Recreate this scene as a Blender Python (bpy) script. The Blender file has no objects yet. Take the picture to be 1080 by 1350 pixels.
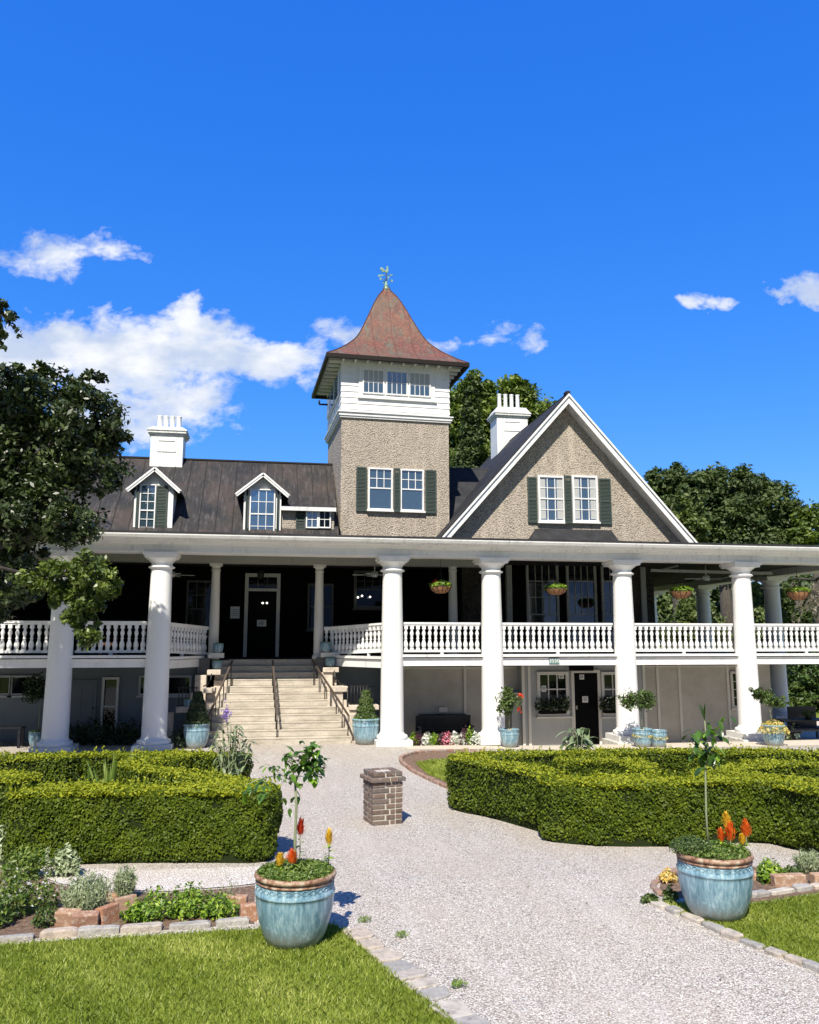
import bpy, math, random
import numpy as np
from mathutils import Vector, Matrix
random.seed(7); RNG = np.random.default_rng(11)
R = math.radians
scene = bpy.context.scene
COL = scene.collection
# ---------------------------------------------------------------- camera
F = 1085.0; PITCH = math.atan(170/F); YAW = R(9.8); EYE = 3.0
cam_d = bpy.data.cameras.new('camera'); cam = bpy.data.objects.new('camera', cam_d); COL.objects.link(cam)
cam_d.sensor_fit = 'VERTICAL'; cam_d.sensor_height = 24; cam_d.lens = 24*F/1350
cam_d.clip_start = 0.1; cam_d.clip_end = 3000
cam.location = (0, 0, EYE); cam.rotation_euler = (R(90)+PITCH, 0, -YAW)
scene.camera = cam
# ---------------------------------------------------------------- light
SUN_EL, SUN_AZ = R(50), R(20)
sd = bpy.data.lights.new('sun', 'SUN'); sd.energy = 5.0; sd.angle = R(0.53); sd.color = (1, .935, .815)
sun = bpy.data.objects.new('sun', sd); COL.objects.link(sun); sun.location = (-20, -20, 40)
tv = Vector((math.sin(SUN_AZ)*math.cos(SUN_EL), math.cos(SUN_AZ)*math.cos(SUN_EL), -math.sin(SUN_EL)))
sun.rotation_euler = tv.to_track_quat('-Z', 'Y').to_euler()
scene.view_settings.view_transform = 'Standard'; scene.view_settings.look = 'None'
scene.view_settings.exposure = 0.5; scene.view_settings.gamma = 1
# ---------------------------------------------------------------- pixel -> point on a real plane
fw = np.array([math.sin(YAW)*math.cos(PITCH), math.cos(YAW)*math.cos(PITCH), math.sin(PITCH)])
rt = np.array([math.cos(YAW), -math.sin(YAW), 0]); up = np.cross(rt, fw)
def at(px, py, **k):
    d = fw+rt*(px-540)/F-up*(py-675)/F
    a, v = list(k.items())[0]; i = 'xyz'.index(a)
    c = np.array([0, 0, EYE]); t = (v-c[i])/d[i]
    return Vector([float(q) for q in c+d*t])
def ppm(p):      # pixels per metre at a point
    return F/float(np.dot(np.array(p)-np.array([0, 0, EYE]), fw))
# ---------------------------------------------------------------- node helpers
def nodes(m): return m.node_tree.nodes, m.node_tree.links
class G:
    """tiny wrapper for building node trees"""
    def __init__(s, tree): s.t = tree; s.n = tree.nodes; s.l = tree.links
    def new(s, typ, **kw):
        n = s.n.new(typ)
        for k, v in kw.items():
            if k.startswith('_'): continue
            setattr(n, k, v)
        return n
    def set(s, sock, v):
        if isinstance(v, bpy.types.NodeSocket): s.l.new(v, sock)
        elif v is not None:
            if isinstance(v, (tuple, list)) and len(v) == 3 and sock.type == 'RGBA': v = (*v, 1)
            sock.default_value = v
    def math(s, op, a, b=None, c=None, clamp=False):
        n = s.new('ShaderNodeMath', operation=op, use_clamp=clamp); s.set(n.inputs[0], a)
        if b is not None: s.set(n.inputs[1], b)
        if c is not None: s.set(n.inputs[2], c)
        return n.outputs[0]
    def mix(s, f, a, b, blend='MIX'):
        n = s.new('ShaderNodeMix', data_type='RGBA', blend_type=blend)
        s.set(n.inputs[0], f); s.set(n.inputs[6], a); s.set(n.inputs[7], b); return n.outputs[2]
    def ramp(s, f, stops):
        n = s.new('ShaderNodeValToRGB'); e = n.color_ramp.elements
        while len(e) < len(stops): e.new(.5)
        for i, (p, c) in enumerate(stops):
            e[i].position = p; e[i].color = (*c, 1) if isinstance(c, (tuple, list)) else (c, c, c, 1)
        s.set(n.inputs[0], f); return n.outputs[0]
    def noise(s, vec, scale, detail=4, rough=.55, dist=0):
        n = s.new('ShaderNodeTexNoise'); s.set(n.inputs['Vector'], vec); n.inputs['Scale'].default_value = scale
        n.inputs['Detail'].default_value = detail; n.inputs['Roughness'].default_value = rough
        n.inputs['Distortion'].default_value = dist; return n.outputs['Fac']
    def voro(s, vec, scale, out='Distance', feature='F1'):
        n = s.new('ShaderNodeTexVoronoi', feature=feature); s.set(n.inputs['Vector'], vec)
        n.inputs['Scale'].default_value = scale; return n.outputs[out]
    def mapv(s, vec, scale=(1, 1, 1), loc=(0, 0, 0)):
        n = s.new('ShaderNodeMapping'); s.set(n.inputs[0], vec); n.inputs[3].default_value = scale
        n.inputs[1].default_value = loc; return n.outputs[0]
def mat(name, color=(.5, .5, .5), rough=.6, build=None, metal=0, spec=.5):
    m = bpy.data.materials.new(name); m.use_nodes = True
    g = G(m.node_tree); b = g.n['Principled BSDF']
    b.inputs['Base Color'].default_value = (*color, 1); b.inputs['Roughness'].default_value = rough
    b.inputs['Metallic'].default_value = metal; b.inputs['Specular IOR Level'].default_value = spec
    if build:
        g.b = b; g.pos = g.new('ShaderNodeNewGeometry').outputs['Position']
        g.obj = g.new('ShaderNodeTexCoord').outputs['Object']
        build(g)
    return m
def bump(g, h, dist=.01, strength=1):
    n = g.new('ShaderNodeBump'); g.set(n.inputs['Height'], h); n.inputs['Distance'].default_value = dist
    n.inputs['Strength'].default_value = strength; g.l.new(n.outputs[0], g.b.inputs['Normal'])
def col(g, c): g.set(g.b.inputs['Base Color'], c)
M = {}
def paint(c, dirt=.12, rough=.5):
    def f(g):
        n = g.noise(g.pos, 1.7, 6, .65); n2 = g.noise(g.mapv(g.pos, (6, 6, .7)), 2, 4)
        k = g.math('MULTIPLY', g.ramp(n, [(.45, 0.), (.75, 1.)]), g.ramp(n2, [(.4, 0.), (.7, 1.)]))
        col(g, g.mix(g.math('MULTIPLY', k, dirt*4, clamp=True), c, tuple(q*.55 for q in c)))
        bump(g, g.noise(g.pos, 40, 3), .002, .4)
    return f
M['white'] = mat('white_paint', rough=.5, build=paint((.80, .80, .79), .22))
M['white2'] = mat('weathered_white_paint', rough=.6, build=paint((.72, .72, .70), .3))
def _column(g):
    n = g.noise(g.pos, 3, 6, .7); z = g.new('ShaderNodeSeparateXYZ'); g.l.new(g.pos, z.inputs[0])
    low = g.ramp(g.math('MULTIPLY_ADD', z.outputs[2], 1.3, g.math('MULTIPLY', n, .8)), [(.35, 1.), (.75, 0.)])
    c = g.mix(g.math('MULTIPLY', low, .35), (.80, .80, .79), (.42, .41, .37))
    c = g.mix(g.math('MULTIPLY', g.ramp(g.noise(g.mapv(g.pos, (5, 5, .6)), 2.5, 5, .7), [(.55, 0.), (.72, 1.)]), .12), c, (.5, .5, .46))
    col(g, c); bump(g, g.noise(g.pos, 9, 6, .7), .012, .5)
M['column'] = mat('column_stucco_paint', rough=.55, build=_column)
def _plinth(g):
    n = g.noise(g.pos, 6, 6, .7); col(g, g.mix(g.ramp(n, [(.5, 0.), (.66, 1.)]), (.60, .59, .55), (.30, .29, .26))); bump(g, n, .02, .6)
M['stone'] = mat('weathered_stone', rough=.85, build=_plinth)
def _ped(g):
    n = g.noise(g.pos, 5, 6, .7); col(g, g.mix(g.ramp(n, [(.42, 0.), (.7, 1.)]), (.62, .54, .45), (.36, .31, .26))); bump(g, n, .01, .5)
M['sandstone'] = mat('pale_brown_stone', rough=.8, build=_ped)
def _steps(g):
    n = g.noise(g.mapv(g.pos, (1, 2, 4)), 1.5, 6, .7); n2 = g.noise(g.pos, 14, 4, .6)
    c = g.mix(g.ramp(n, [(.4, 0.), (.65, 1.)]), (.54, .49, .41), (.35, .31, .25))
    c = g.mix(g.math('MULTIPLY', g.ramp(n2, [(.5, 0.), (.7, 1.)]), .4), c, (.3, .26, .2)); col(g, c); bump(g, n2, .008, .5)
M['steps'] = mat('worn_stone_steps', rough=.85, build=_steps)
def _pebble(c1, c2, c3):
    def f(g):
        v = g.new('ShaderNodeTexVoronoi'); g.l.new(g.pos, v.inputs['Vector']); v.inputs['Scale'].default_value = 21
        hs = g.new('ShaderNodeSeparateColor'); g.l.new(v.outputs['Color'], hs.inputs[0])
        c = g.mix(hs.outputs[0], c1, c2); big = g.ramp(g.noise(g.pos, .9, 6, .65), [(.4, 0.), (.65, 1.)])
        c = g.mix(g.ramp(v.outputs['Distance'], [(.25, 0.), (.75, 1.)]), c, c3)
        st = g.ramp(g.noise(g.mapv(g.pos, (2.5, 2.5, .5)), 1.3, 5, .7), [(.5, 0.), (.68, 1.)])
        c = g.mix(g.math('MULTIPLY', big, .35), c, tuple(q*.62 for q in c1)); c = g.mix(g.math('MULTIPLY', st, .3), c, tuple(q*1.25 for q in c1))
        col(g, c); h = g.math('SUBTRACT', 1., v.outputs['Distance']); bump(g, h, .030, .9)
    return f
M['pebble'] = mat('pebbledash', rough=.9, build=_pebble((.58, .505, .42), (.43, .375, .31), (.24, .205, .165)))
M['pebble_shade'] = mat('porch_shade_pebbledash', rough=.95, spec=.1, build=_pebble((.010, .009, .008), (.006, .005, .005), (.002, .002, .002)))  # pebbledash again, with the deep porch shade put into its colour
M['pebble_mid'] = mat('half_shade_pebbledash', rough=.9, spec=.2, build=_pebble((.10, .09, .075), (.05, .045, .04), (.015, .014, .012)))  # darkened pebbledash copy: part of the porch shade is in the colour
def _roof(g):
    n = g.noise(g.mapv(g.pos, (1, 1, 1)), .55, 6, .7, .6); n2 = g.noise(g.mapv(g.pos, (5, .8, .8)), 1.6, 6, .75)
    c = g.ramp(n, [(.36, (.022, .023, .026)), (.5, (.036, .034, .034)), (.62, (.060, .046, .042)), (.72, (.042, .041, .043))])
    c = g.mix(g.ramp(n2, [(.5, 0.), (.68, .9)]), c, (.095, .085, .080)); c = g.mix(g.ramp(g.noise(g.pos, 9, 5, .7), [(.62, 0.), (.7, .6)]), c, (.11, .10, .095))
    col(g, c); bump(g, g.noise(g.pos, 5, 4), .01, .4)
M['copper'] = mat('aged_dark_copper_roof', rough=.7, spec=.2, build=_roof)
def _slate(g):
    n = g.noise(g.pos, 1.4, 6, .7); col(g, g.ramp(n, [(.35, (.018, .019, .021)), (.6, (.036, .036, .040)), (.75, (.065, .062, .060))]))
    bump(g, g.noise(g.pos, 8, 4), .01, .6)
M['slate'] = mat('dark_grey_roof', rough=.75, spec=.25, build=_slate)
def _redroof(g):
    n = g.noise(g.pos, 1.1, 7, .75, .5); n2 = g.noise(g.mapv(g.pos, (2, 2, .5)), 1.5, 5, .7); n3 = g.noise(g.pos, 9, 6, .75)
    c = g.ramp(n3, [(.35, (.075, .030, .020)), (.5, (.165, .056, .034)), (.66, (.25, .115, .07))])
    c = g.mix(g.ramp(n, [(.46, 0.), (.62, .75)]), c, (.13, .085, .05)); c = g.mix(g.ramp(n2, [(.5, 0.), (.64, .8)]), c, (.11, .12, .085))
    c = g.mix(g.ramp(g.noise(g.mapv(g.pos, (3, 3, .35)), 1.6, 6, .8), [(.5, 0.), (.62, .6)]), c, (.055, .040, .032)); c = g.mix(g.ramp(g.noise(g.pos, 22, 3, .6), [(.68, 0.), (.72, .7)]), c, (.45, .36, .25))
    col(g, c); bump(g, n3, .01, .5)
M['redroof'] = mat('rusty_red_roof', rough=.6, build=_redroof)
M['seam'] = mat('roof_seam', (.030, .027, .027), .7, spec=.1)
M['redseam'] = mat('red_roof_seam', (.15, .06, .045), .6)
M['shutter'] = mat('dark_green_shutter', rough=.6, build=paint((.040, .060, .055), .1))
M['black'] = mat('black_paint', (.004, .004, .0045), .6, spec=.08)
M['iron'] = mat('wrought_iron', (.03, .028, .027), .5, metal=.3)
M['bronze'] = mat('brown_handrail', (.085, .065, .052), .5, metal=.2)
M['dark'] = mat('dark_interior', (.004, .004, .005), .9, spec=.05)
M['gutter'] = mat('dark_gutter', (.016, .012, .010), .6, spec=.2)
def _cream(g):
    n = g.noise(g.pos, 1.6, 6, .7); col(g, g.mix(g.ramp(n, [(.4, 0.), (.7, 1.)]), (.52, .505, .46), (.42, .40, .35))); bump(g, g.noise(g.pos, 30, 4), .003, .5)
M['cream'] = mat('cream_render', rough=.8, build=_cream)
M['greywall'] = mat('pale_grey_render', rough=.8, build=paint((.40, .42, .42), .15))
M['shadewall'] = mat('shaded_blue_grey_wall', rough=.8, build=paint((.17, .20, .22), .15))  # tree shade over the left ground floor is put into this darker colour
M['trim'] = mat('cream_trim', rough=.6, build=paint((.66, .65, .60), .1))
M['darktrim'] = mat('shadowy_grey_trim', rough=.7, build=paint((.10, .10, .10), .1))
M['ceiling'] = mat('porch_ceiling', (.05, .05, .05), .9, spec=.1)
M['beam'] = mat('grey_cream_beam', rough=.7, build=paint((.36, .36, .33), .15))
def _glass(tint, fac, rough=.03):
    m = bpy.data.materials.new('window_glass'); m.use_nodes = True; g = G(m.node_tree); g.n.remove(g.n['Principled BSDF'])
    o = g.n['Material Output']; d = g.new('ShaderNodeBsdfDiffuse'); d.inputs[0].default_value = (*tint, 1)
    gl = g.new('ShaderNodeBsdfGlossy'); gl.inputs['Roughness'].default_value = rough; gl.inputs[0].default_value = (.85, .92, 1, 1)
    tc = g.new('ShaderNodeNewGeometry').outputs['Position']
    bn = g.new('ShaderNodeBump'); bn.inputs['Distance'].default_value = .01; bn.inputs['Strength'].default_value = .25
    g.l.new(g.noise(tc, 1.6, 2), bn.inputs['Height']); g.l.new(bn.outputs[0], gl.inputs['Normal'])
    mx = g.new('ShaderNodeMixShader'); mx.inputs[0].default_value = fac
    g.l.new(d.outputs[0], mx.inputs[1]); g.l.new(gl.outputs[0], mx.inputs[2]); g.l.new(mx.outputs[0], o.inputs[0]); return m
M['glass'] = _glass((.05, .09, .12), .42); M['glass'].name = 'sky_glass'
M['glass_dark'] = _glass((.003, .004, .005), .035); M['glass_dark'].name = 'dark_glass'
M['glass_big'] = _glass((.005, .006, .008), .13); M['glass_big'].name = 'porch_glass'
M['curtain'] = mat('white_curtain', (.42, .43, .43), .9)
# leaves
def leafmat(name, c1, c2, c3=None, rough=.45, trans=.25, spec=.5):
    m = bpy.data.materials.new(name); m.use_nodes = True; g = G(m.node_tree); b = g.n['Principled BSDF']
    a = g.new('ShaderNodeAttribute', attribute_name='tone'); t = a.outputs['Fac']
    c = g.ramp(t, [(0, c1), (.6, c2), (1, c3 or tuple(q*1.3 for q in c2))])
    g.l.new(c, b.inputs['Base Color']); b.inputs['Roughness'].default_value = rough; b.inputs['Specular IOR Level'].default_value = spec
    tr = g.new('ShaderNodeBsdfTranslucent'); g.l.new(g.mix(1., c, (1., 1.15, .5), 'MULTIPLY'), tr.inputs[0])
    mx = g.new('ShaderNodeMixShader'); mx.inputs[0].default_value = trans
    g.l.new(b.outputs[0], mx.inputs[1]); g.l.new(tr.outputs[0], mx.inputs[2]); g.l.new(mx.outputs[0], g.n['Material Output'].inputs[0])
    return m
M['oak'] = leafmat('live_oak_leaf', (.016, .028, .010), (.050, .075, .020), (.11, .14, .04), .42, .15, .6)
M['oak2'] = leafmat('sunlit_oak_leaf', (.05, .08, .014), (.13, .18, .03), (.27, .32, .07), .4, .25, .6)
M['tree_back'] = leafmat('back_tree_leaf', (.04, .075, .012), (.12, .18, .025), (.24, .30, .045), .55, .3)
M['tree_far'] = leafmat('far_oak_leaf', (.030, .052, .016), (.075, .115, .030), (.14, .18, .05), .65, .2)
M['tree_lime'] = leafmat('pale_tree_leaf', (.05, .08, .02), (.11, .15, .035), (.2, .24, .06), .5, .25)
M['hedge'] = leafmat('boxwood_leaf', (.042, .070, .005), (.125, .172, .009), (.36, .38, .02), .55, .22, .25)
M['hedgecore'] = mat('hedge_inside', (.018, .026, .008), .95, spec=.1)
M['grass'] = leafmat('grass_blade', (.14, .20, .016), (.30, .37, .045), (.58, .60, .17), .5, .3)
M['lemon'] = leafmat('glossy_lemon_leaf', (.03, .07, .01), (.08, .17, .02), (.22, .38, .03), .3, .3)
M['bright'] = leafmat('bright_green_leaf', (.08, .16, .015), (.19, .32, .03), (.42, .55, .06), .45, .35)
M['silver'] = leafmat('silvery_leaf', (.20, .25, .13), (.38, .44, .25), (.58, .62, .44), .6, .2)
M['topiary'] = leafmat('dark_topiary_leaf', (.012, .025, .010), (.03, .055, .015), (.07, .10, .03), .5, .15)
M['topiary2'] = leafmat('green_topiary_leaf', (.03, .06, .012), (.07, .12, .022), (.15, .2, .05), .5, .2)
M['lowplant'] = leafmat('low_planter_leaf', (.06, .12, .015), (.14, .22, .03), (.28, .34, .08), .5, .3)
M['pebbles'] = leafmat('loose_pebble', (.34, .30, .27), (.70, .65, .60), (.86, .84, .80), .8, 0)
M['sage'] = leafmat('sage_green_leaf', (.08, .12, .05), (.19, .25, .12), (.38, .43, .28), .55, .2)
M['litter'] = leafmat('dry_leaf', (.06, .04, .025), (.20, .14, .08), (.36, .28, .16), .7, .1)
M['orange'] = leafmat('orange_petal', (.75, .09, .01), (.85, .17, .02), (.9, .30, .03), .6, .3)
M['yellow'] = leafmat('yellow_petal', (.75, .42, .02), (.85, .55, .04), (.9, .7, .1), .6, .3)
M['cream_fl'] = leafmat('pale_yellow_petal', (.55, .33, .06), (.75, .55, .15), (.85, .75, .4), .6, .3)
M['flowering'] = leafmat('yellow_flowers_and_leaves', (.14, .20, .03), (.72, .50, .12), (.88, .76, .40), .6, .3)
M['red'] = leafmat('red_petal', (.5, .02, .01), (.75, .06, .02), (.85, .15, .05), .6, .3)
M['white_fl'] = leafmat('white_petal', (.55, .55, .55), (.75, .75, .75), (.85, .85, .85), .6, .3)
M['pink'] = leafmat('pink_petal', (.55, .12, .2), (.75, .25, .35), (.85, .5, .55), .6, .3)
M['purple'] = leafmat('purple_petal', (.16, .08, .35), (.3, .18, .6), (.45, .3, .7), .6, .3)
M['purple_leaf'] = leafmat('purple_foliage', (.04, .015, .025), (.09, .03, .05), (.15, .06, .08), .5, .2)
M['moss'] = leafmat('grey_moss', (.20, .17, .13), (.36, .31, .25), (.5, .46, .38), .8, .2)
def _bark(g):
    n = g.noise(g.mapv(g.pos, (6, 6, 1.2)), 3, 6, .7); col(g, g.ramp(n, [(.35, (.025, .021, .017)), (.65, (.08, .07, .06))])); bump(g, n, .03, 1)
M['bark'] = mat('bark', rough=.9, build=_bark)
M['stem'] = mat('pale_green_stem', (.22, .25, .14), .7)
def _gravel(scale, tones, dark):
    def f(g):
        v = g.new('ShaderNodeTexVoronoi'); g.l.new(g.pos, v.inputs['Vector']); v.inputs['Scale'].default_value = scale
        hs = g.new('ShaderNodeSeparateColor'); g.l.new(v.outputs['Color'], hs.inputs[0])
        c = g.ramp(hs.outputs[0], tones)
        c = g.mix(g.ramp(v.outputs['Distance'], [(.38, 0.), (.72, 1.)]), c, dark)
        c = g.mix(g.ramp(g.noise(g.pos, .45, 5, .65), [(.45, 0.), (.7, .35)]), c, (.60, .50, .42))
        c = g.mix(g.ramp(g.noise(g.pos, 1.3, 5, .7), [(.55, 0.), (.75, .3)]), c, (.42, .40, .38)); c = g.mix(g.ramp(g.noise(g.mapv(g.pos, (1.6, .45, 1)), 1.1, 6, .7), [(.46, 0.), (.66, .32)]), c, (.50, .42, .33)); c = g.mix(g.ramp(g.noise(g.mapv(g.pos, (2.2, .35, 1)), 1.0, 4, .6), [(.5, 0.), (.7, .14)]), c, (.86, .84, .80))
        col(g, c); bump(g, g.math('ADD', g.math('MULTIPLY', hs.outputs[1], .4), g.math('SUBTRACT', 1., v.outputs['Distance'])), .014, 1)
    return f
GT = [(0, (.40, .36, .32)), (.2, (.62, .56, .49)), (.5, (.79, .735, .66)), (.78, (.87, .83, .76)), (.92, (.64, .54, .47)), (1, (.32, .30, .29))]
M['gravel'] = mat('pale_gravel', rough=.85, spec=.15, build=_gravel(62, GT, (.26, .23, .20)))
M['pebble_stone'] = None
def _soil(g):
    n = g.noise(g.pos, 18, 7, .75); n2 = g.noise(g.pos, 3, 4)
    c = g.ramp(n, [(.32, (.05, .035, .025)), (.5, (.16, .11, .08)), (.66, (.33, .25, .19))]); c = g.mix(g.math('MULTIPLY', n2, .4), c, (.30, .18, .12))
    col(g, c); bump(g, n, .03, 1)
M['soil'] = mat('brown_mulch_soil', rough=.95, spec=.15, build=_soil)
def _turf(g):
    n = g.noise(g.pos, 30, 6, .7); n2 = g.noise(g.pos, 1.2, 4)
    c = g.ramp(n, [(.35, (.09, .12, .015)), (.6, (.22, .27, .04))]); col(g, g.mix(g.ramp(n2, [(.5, 0.), (.7, .4)]), c, (.3, .28, .1))); bump(g, n, .02, 1)
M['turf'] = mat('turf', rough=.9, spec=.15, build=_turf)
def _patio(g):
    n = g.noise(g.pos, 2.2, 6, .7); col(g, g.mix(n, (.60, .53, .43), (.48, .42, .35))); bump(g, g.noise(g.pos, 30, 4), .004, .4)
M['patio'] = mat('patio_concrete', rough=.85, spec=.15, build=_patio)
def _brick(g):
    oi = g.new('ShaderNodeObjectInfo').outputs['Random']; n = g.noise(g.pos, 14, 6, .7)
    at_ = g.new('ShaderNodeAttribute', attribute_name='tone').outputs['Fac']
    c = g.ramp(at_, [(0, (.10, .07, .055)), (.4, (.15, .10, .078)), (.7, (.19, .135, .105)), (1, (.11, .095, .085))])
    c = g.mix(g.ramp(n, [(.52, 0.), (.70, .6)]), c, (.34, .30, .25)); c = g.mix(g.ramp(g.noise(g.pos, 5, 5, .7), [(.55, 0.), (.7, .6)]), c, (.12, .11, .10))
    col(g, c); bump(g, n, .012, 1)
M['brick'] = mat('old_brown_brick', rough=.9, build=_brick)
def _brick2(g):
    oi = g.new('ShaderNodeObjectInfo').outputs['Random']; n = g.noise(g.pos, 16, 6, .7)
    c = g.ramp(oi, [(0, (.34, .16, .09)), (.5, (.42, .27, .17)), (1, (.28, .15, .10))])
    c = g.mix(g.ramp(n, [(.5, 0.), (.66, .8)]), c, (.60, .50, .40)); col(g, c); bump(g, n, .012, 1)
M['redbrick'] = mat('orange_edging_brick', rough=.9, build=_brick2)
M['mortar'] = mat('mortar', (.50, .46, .40), .95)
def _brick3(g):
    oi = g.new('ShaderNodeObjectInfo').outputs['Random']; n = g.noise(g.pos, 16, 6, .7); c = g.ramp(oi, [(0, (.24, .13, .09)), (.5, (.30, .19, .14)), (1, (.22, .16, .13))]); col(g, g.mix(g.ramp(n, [(.5, 0.), (.66, .8)]), c, (.36, .31, .26))); bump(g, n, .012, 1)
M['dullbrick'] = mat('dull_brown_brick', rough=.9, build=_brick3)
def _flag(g):
    oi = g.new('ShaderNodeObjectInfo').outputs['Random']; n = g.noise(g.pos, 7, 7, .7)
    c = g.ramp(oi, [(0, (.29, .28, .265)), (.35, (.37, .35, .32)), (.6, (.48, .39, .31)), (1, (.50, .46, .40))])
    c = g.mix(g.ramp(n, [(.48, 0.), (.68, .7)]), c, (.20, .18, .155)); c = g.mix(g.ramp(g.noise(g.pos, 26, 5, .7), [(.5, 0.), (.7, .6)]), c, (.58, .54, .48)); col(g, c); bump(g, n, .035, 1)
M['flag'] = mat('edging_stone', rough=.85, build=_flag)
def _glaze(g):
    z = g.new('ShaderNodeSeparateXYZ'); g.l.new(g.obj, z.inputs[0]); zz = z.outputs[2]
    n = g.noise(g.mapv(g.obj, (11, 11, 1.6)), 1.6, 5, .75, .3); n2 = g.noise(g.obj, 9, 6, .75)
    c = g.ramp(n, [(.36, (.09, .18, .24)), (.5, (.185, .315, .38)), (.62, (.34, .47, .52)), (.76, (.50, .62, .65))])
    low = g.ramp(g.math('MULTIPLY_ADD', n, .45, zz), [(.26, 1.), (.48, 0.)])
    c = g.mix(g.math('MULTIPLY', low, .8), c, (.30, .28, .23)); c = g.mix(g.ramp(n2, [(.62, 0.), (.72, .55)]), c, (.25, .17, .12))
    col(g, c); g.b.inputs['Roughness'].default_value = .28; bump(g, n2, .004, .4)
M['glaze'] = mat('turquoise_glaze', rough=.3, build=_glaze)
def _rim(g):
    n = g.noise(g.obj, 13, 6, .75); col(g, g.ramp(n, [(.35, (.10, .035, .02)), (.5, (.30, .17, .10)), (.62, (.46, .38, .28))])); bump(g, n, .006, .6)
M['rim'] = mat('brown_worn_rim', rough=.6, build=_rim)
M['verdigris'] = mat('verdigris_copper', rough=.5, build=lambda g: col(g, g.mix(g.noise(g.pos, 9, 4), (.10, .12, .08), (.30, .52, .42))), metal=.2)
M['coir'] = mat('coir_liner', rough=.9, build=lambda g: (col(g, g.mix(g.noise(g.pos, 30, 5), (.22, .09, .04), (.42, .22, .10))), bump(g, g.noise(g.pos, 60, 3), .01, 1)))
M['signgreen'] = mat('pale_green_sign', (.10, .20, .18), .5)
M['paper'] = mat('white_paper', (.75, .75, .74), .8)
M['ink'] = mat('ink', (.02, .02, .02), .8)
M['bench'] = mat('black_bench_paint', (.010, .011, .016), .35)
M['wood'] = mat('brown_wood', (.22, .10, .04), .6)
def lampmat():
    m = bpy.data.materials.new('lamp_glow'); m.use_nodes = True; b = m.node_tree.nodes['Principled BSDF']
    b.inputs['Emission Color'].default_value = (1, .93, .8, 1); b.inputs['Emission Strength'].default_value = 3; return m
M['glow'] = lampmat()
# ---------------------------------------------------------------- world
w = bpy.data.worlds.new('World'); scene.world = w; w.use_nodes = True; g = G(w.node_tree)
bg = g.n['Background']; sky = g.new('ShaderNodeTexSky', sky_type='NISHITA', sun_disc=False)
sky.sun_elevation = SUN_EL; sky.sun_rotation = math.pi+SUN_AZ; sky.air_density = 1.0; sky.dust_density = .2; sky.ozone_density = 2.5
hs = g.new('ShaderNodeHueSaturation'); hs.inputs['Saturation'].default_value = 1.32; hs.inputs['Value'].default_value = 1.45; hs.inputs['Hue'].default_value = .497
g.l.new(sky.outputs[0], hs.inputs['Color'])
sp = g.new('ShaderNodeSeparateColor'); g.l.new(hs.outputs[0], sp.inputs[0]); cc_ = g.new('ShaderNodeCombineColor')
for i, (t0, x0, ga) in enumerate(((.023, .033, .888), (.19, .159, .656), (.83, .402, .35))):   # grade of the clear sky: deeper, more saturated blue
    g.l.new(g.math('MULTIPLY', g.math('POWER', g.math('MAXIMUM', g.math('MULTIPLY', sp.outputs[i], .1087/x0), .0001), ga), 7.07*t0), cc_.inputs[i])
tc = g.new('ShaderNodeTexCoord').outputs['Generated']
def dotv(v):
    n = g.new('ShaderNodeVectorMath', operation='DOT_PRODUCT'); g.l.new(tc, n.inputs[0]); n.inputs[1].default_value = v; return n.outputs['Value']
D = g.math('MAXIMUM', dotv((math.sin(YAW), math.cos(YAW), 0)), .02)
U = g.math('DIVIDE', dotv((math.cos(YAW), -math.sin(YAW), 0)), D); V = g.math('DIVIDE', dotv((0, 0, 1)), D)
cv = g.new('ShaderNodeCombineXYZ'); g.l.new(U, cv.inputs[0]); g.l.new(V, cv.inputs[1]); uv = cv.outputs[0]
def tanuv(px, py):
    d = fw+rt*(px-540)/F-up*(py-675)/F; h = d[0]*math.sin(YAW)+d[1]*math.cos(YAW)
    return float(np.dot(d, rt))/h, float(d[2])/h
n1 = g.noise(g.mapv(uv, (1, 1.5, 1)), 7, 9, .62, .2); n2 = g.noise(g.mapv(uv, (1, 1.6, 1), (3, 2, 0)), 20, 9, .62, .3)
nn = g.math('MULTIPLY_ADD', n2, .45, g.math('MULTIPLY', n1, .75))      # ~0.6 mean
wp = g.noise(g.mapv(uv, (1, 1, 1), (5, 1, 0)), 9, 5, .6); wq = g.noise(g.mapv(uv, (1, 1, 1), (1, 7, 0)), 11, 5, .6)
U0, V0 = U, V
U = g.math('MULTIPLY_ADD', g.math('SUBTRACT', wp, .5), .20, U); V = g.math('MULTIPLY_ADD', g.math('SUBTRACT', wq, .5), .10, V)
CL = None
#            px   py   rx   ry  strength
for (px, py, rx, ry, st) in [(130, 475, 165, 78, 1.25), (20, 470, 130, 75, 1.25), (250, 455, 110, 55, 1.1), (350, 478, 85, 36, .8), (190, 545, 120, 50, .95), (240, 415, 50, 32, .8), (-60, 500, 150, 110, 1.2),
                             (70, 335, 78, 34, .55), (150, 330, 60, 22, .42), (632, 447, 36, 20, .48), (692, 447, 44, 18, .42), (925, 398, 28, 12, .45), (1064, 378, 42, 24, .62), (575, 450, 34, 16, .45), (465, 445, 40, 22, .28), (405, 490, 50, 16, .4)]:
    u, v = tanuv(px, py); u1, _ = tanuv(px+rx, py); _, v1 = tanuv(px, py-ry)
    du = g.math('DIVIDE', g.math('SUBTRACT', U, u), abs(u1-u)); dv = g.math('DIVIDE', g.math('SUBTRACT', V, v), abs(v1-v))
    r2 = g.math('ADD', g.math('MULTIPLY', du, du), g.math('MULTIPLY', dv, dv))
    k = g.math('MULTIPLY', g.math('MAXIMUM', g.math('SUBTRACT', 1., r2), -6.), st)
    CL = k if CL is None else g.math('MAXIMUM', CL, k)
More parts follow.
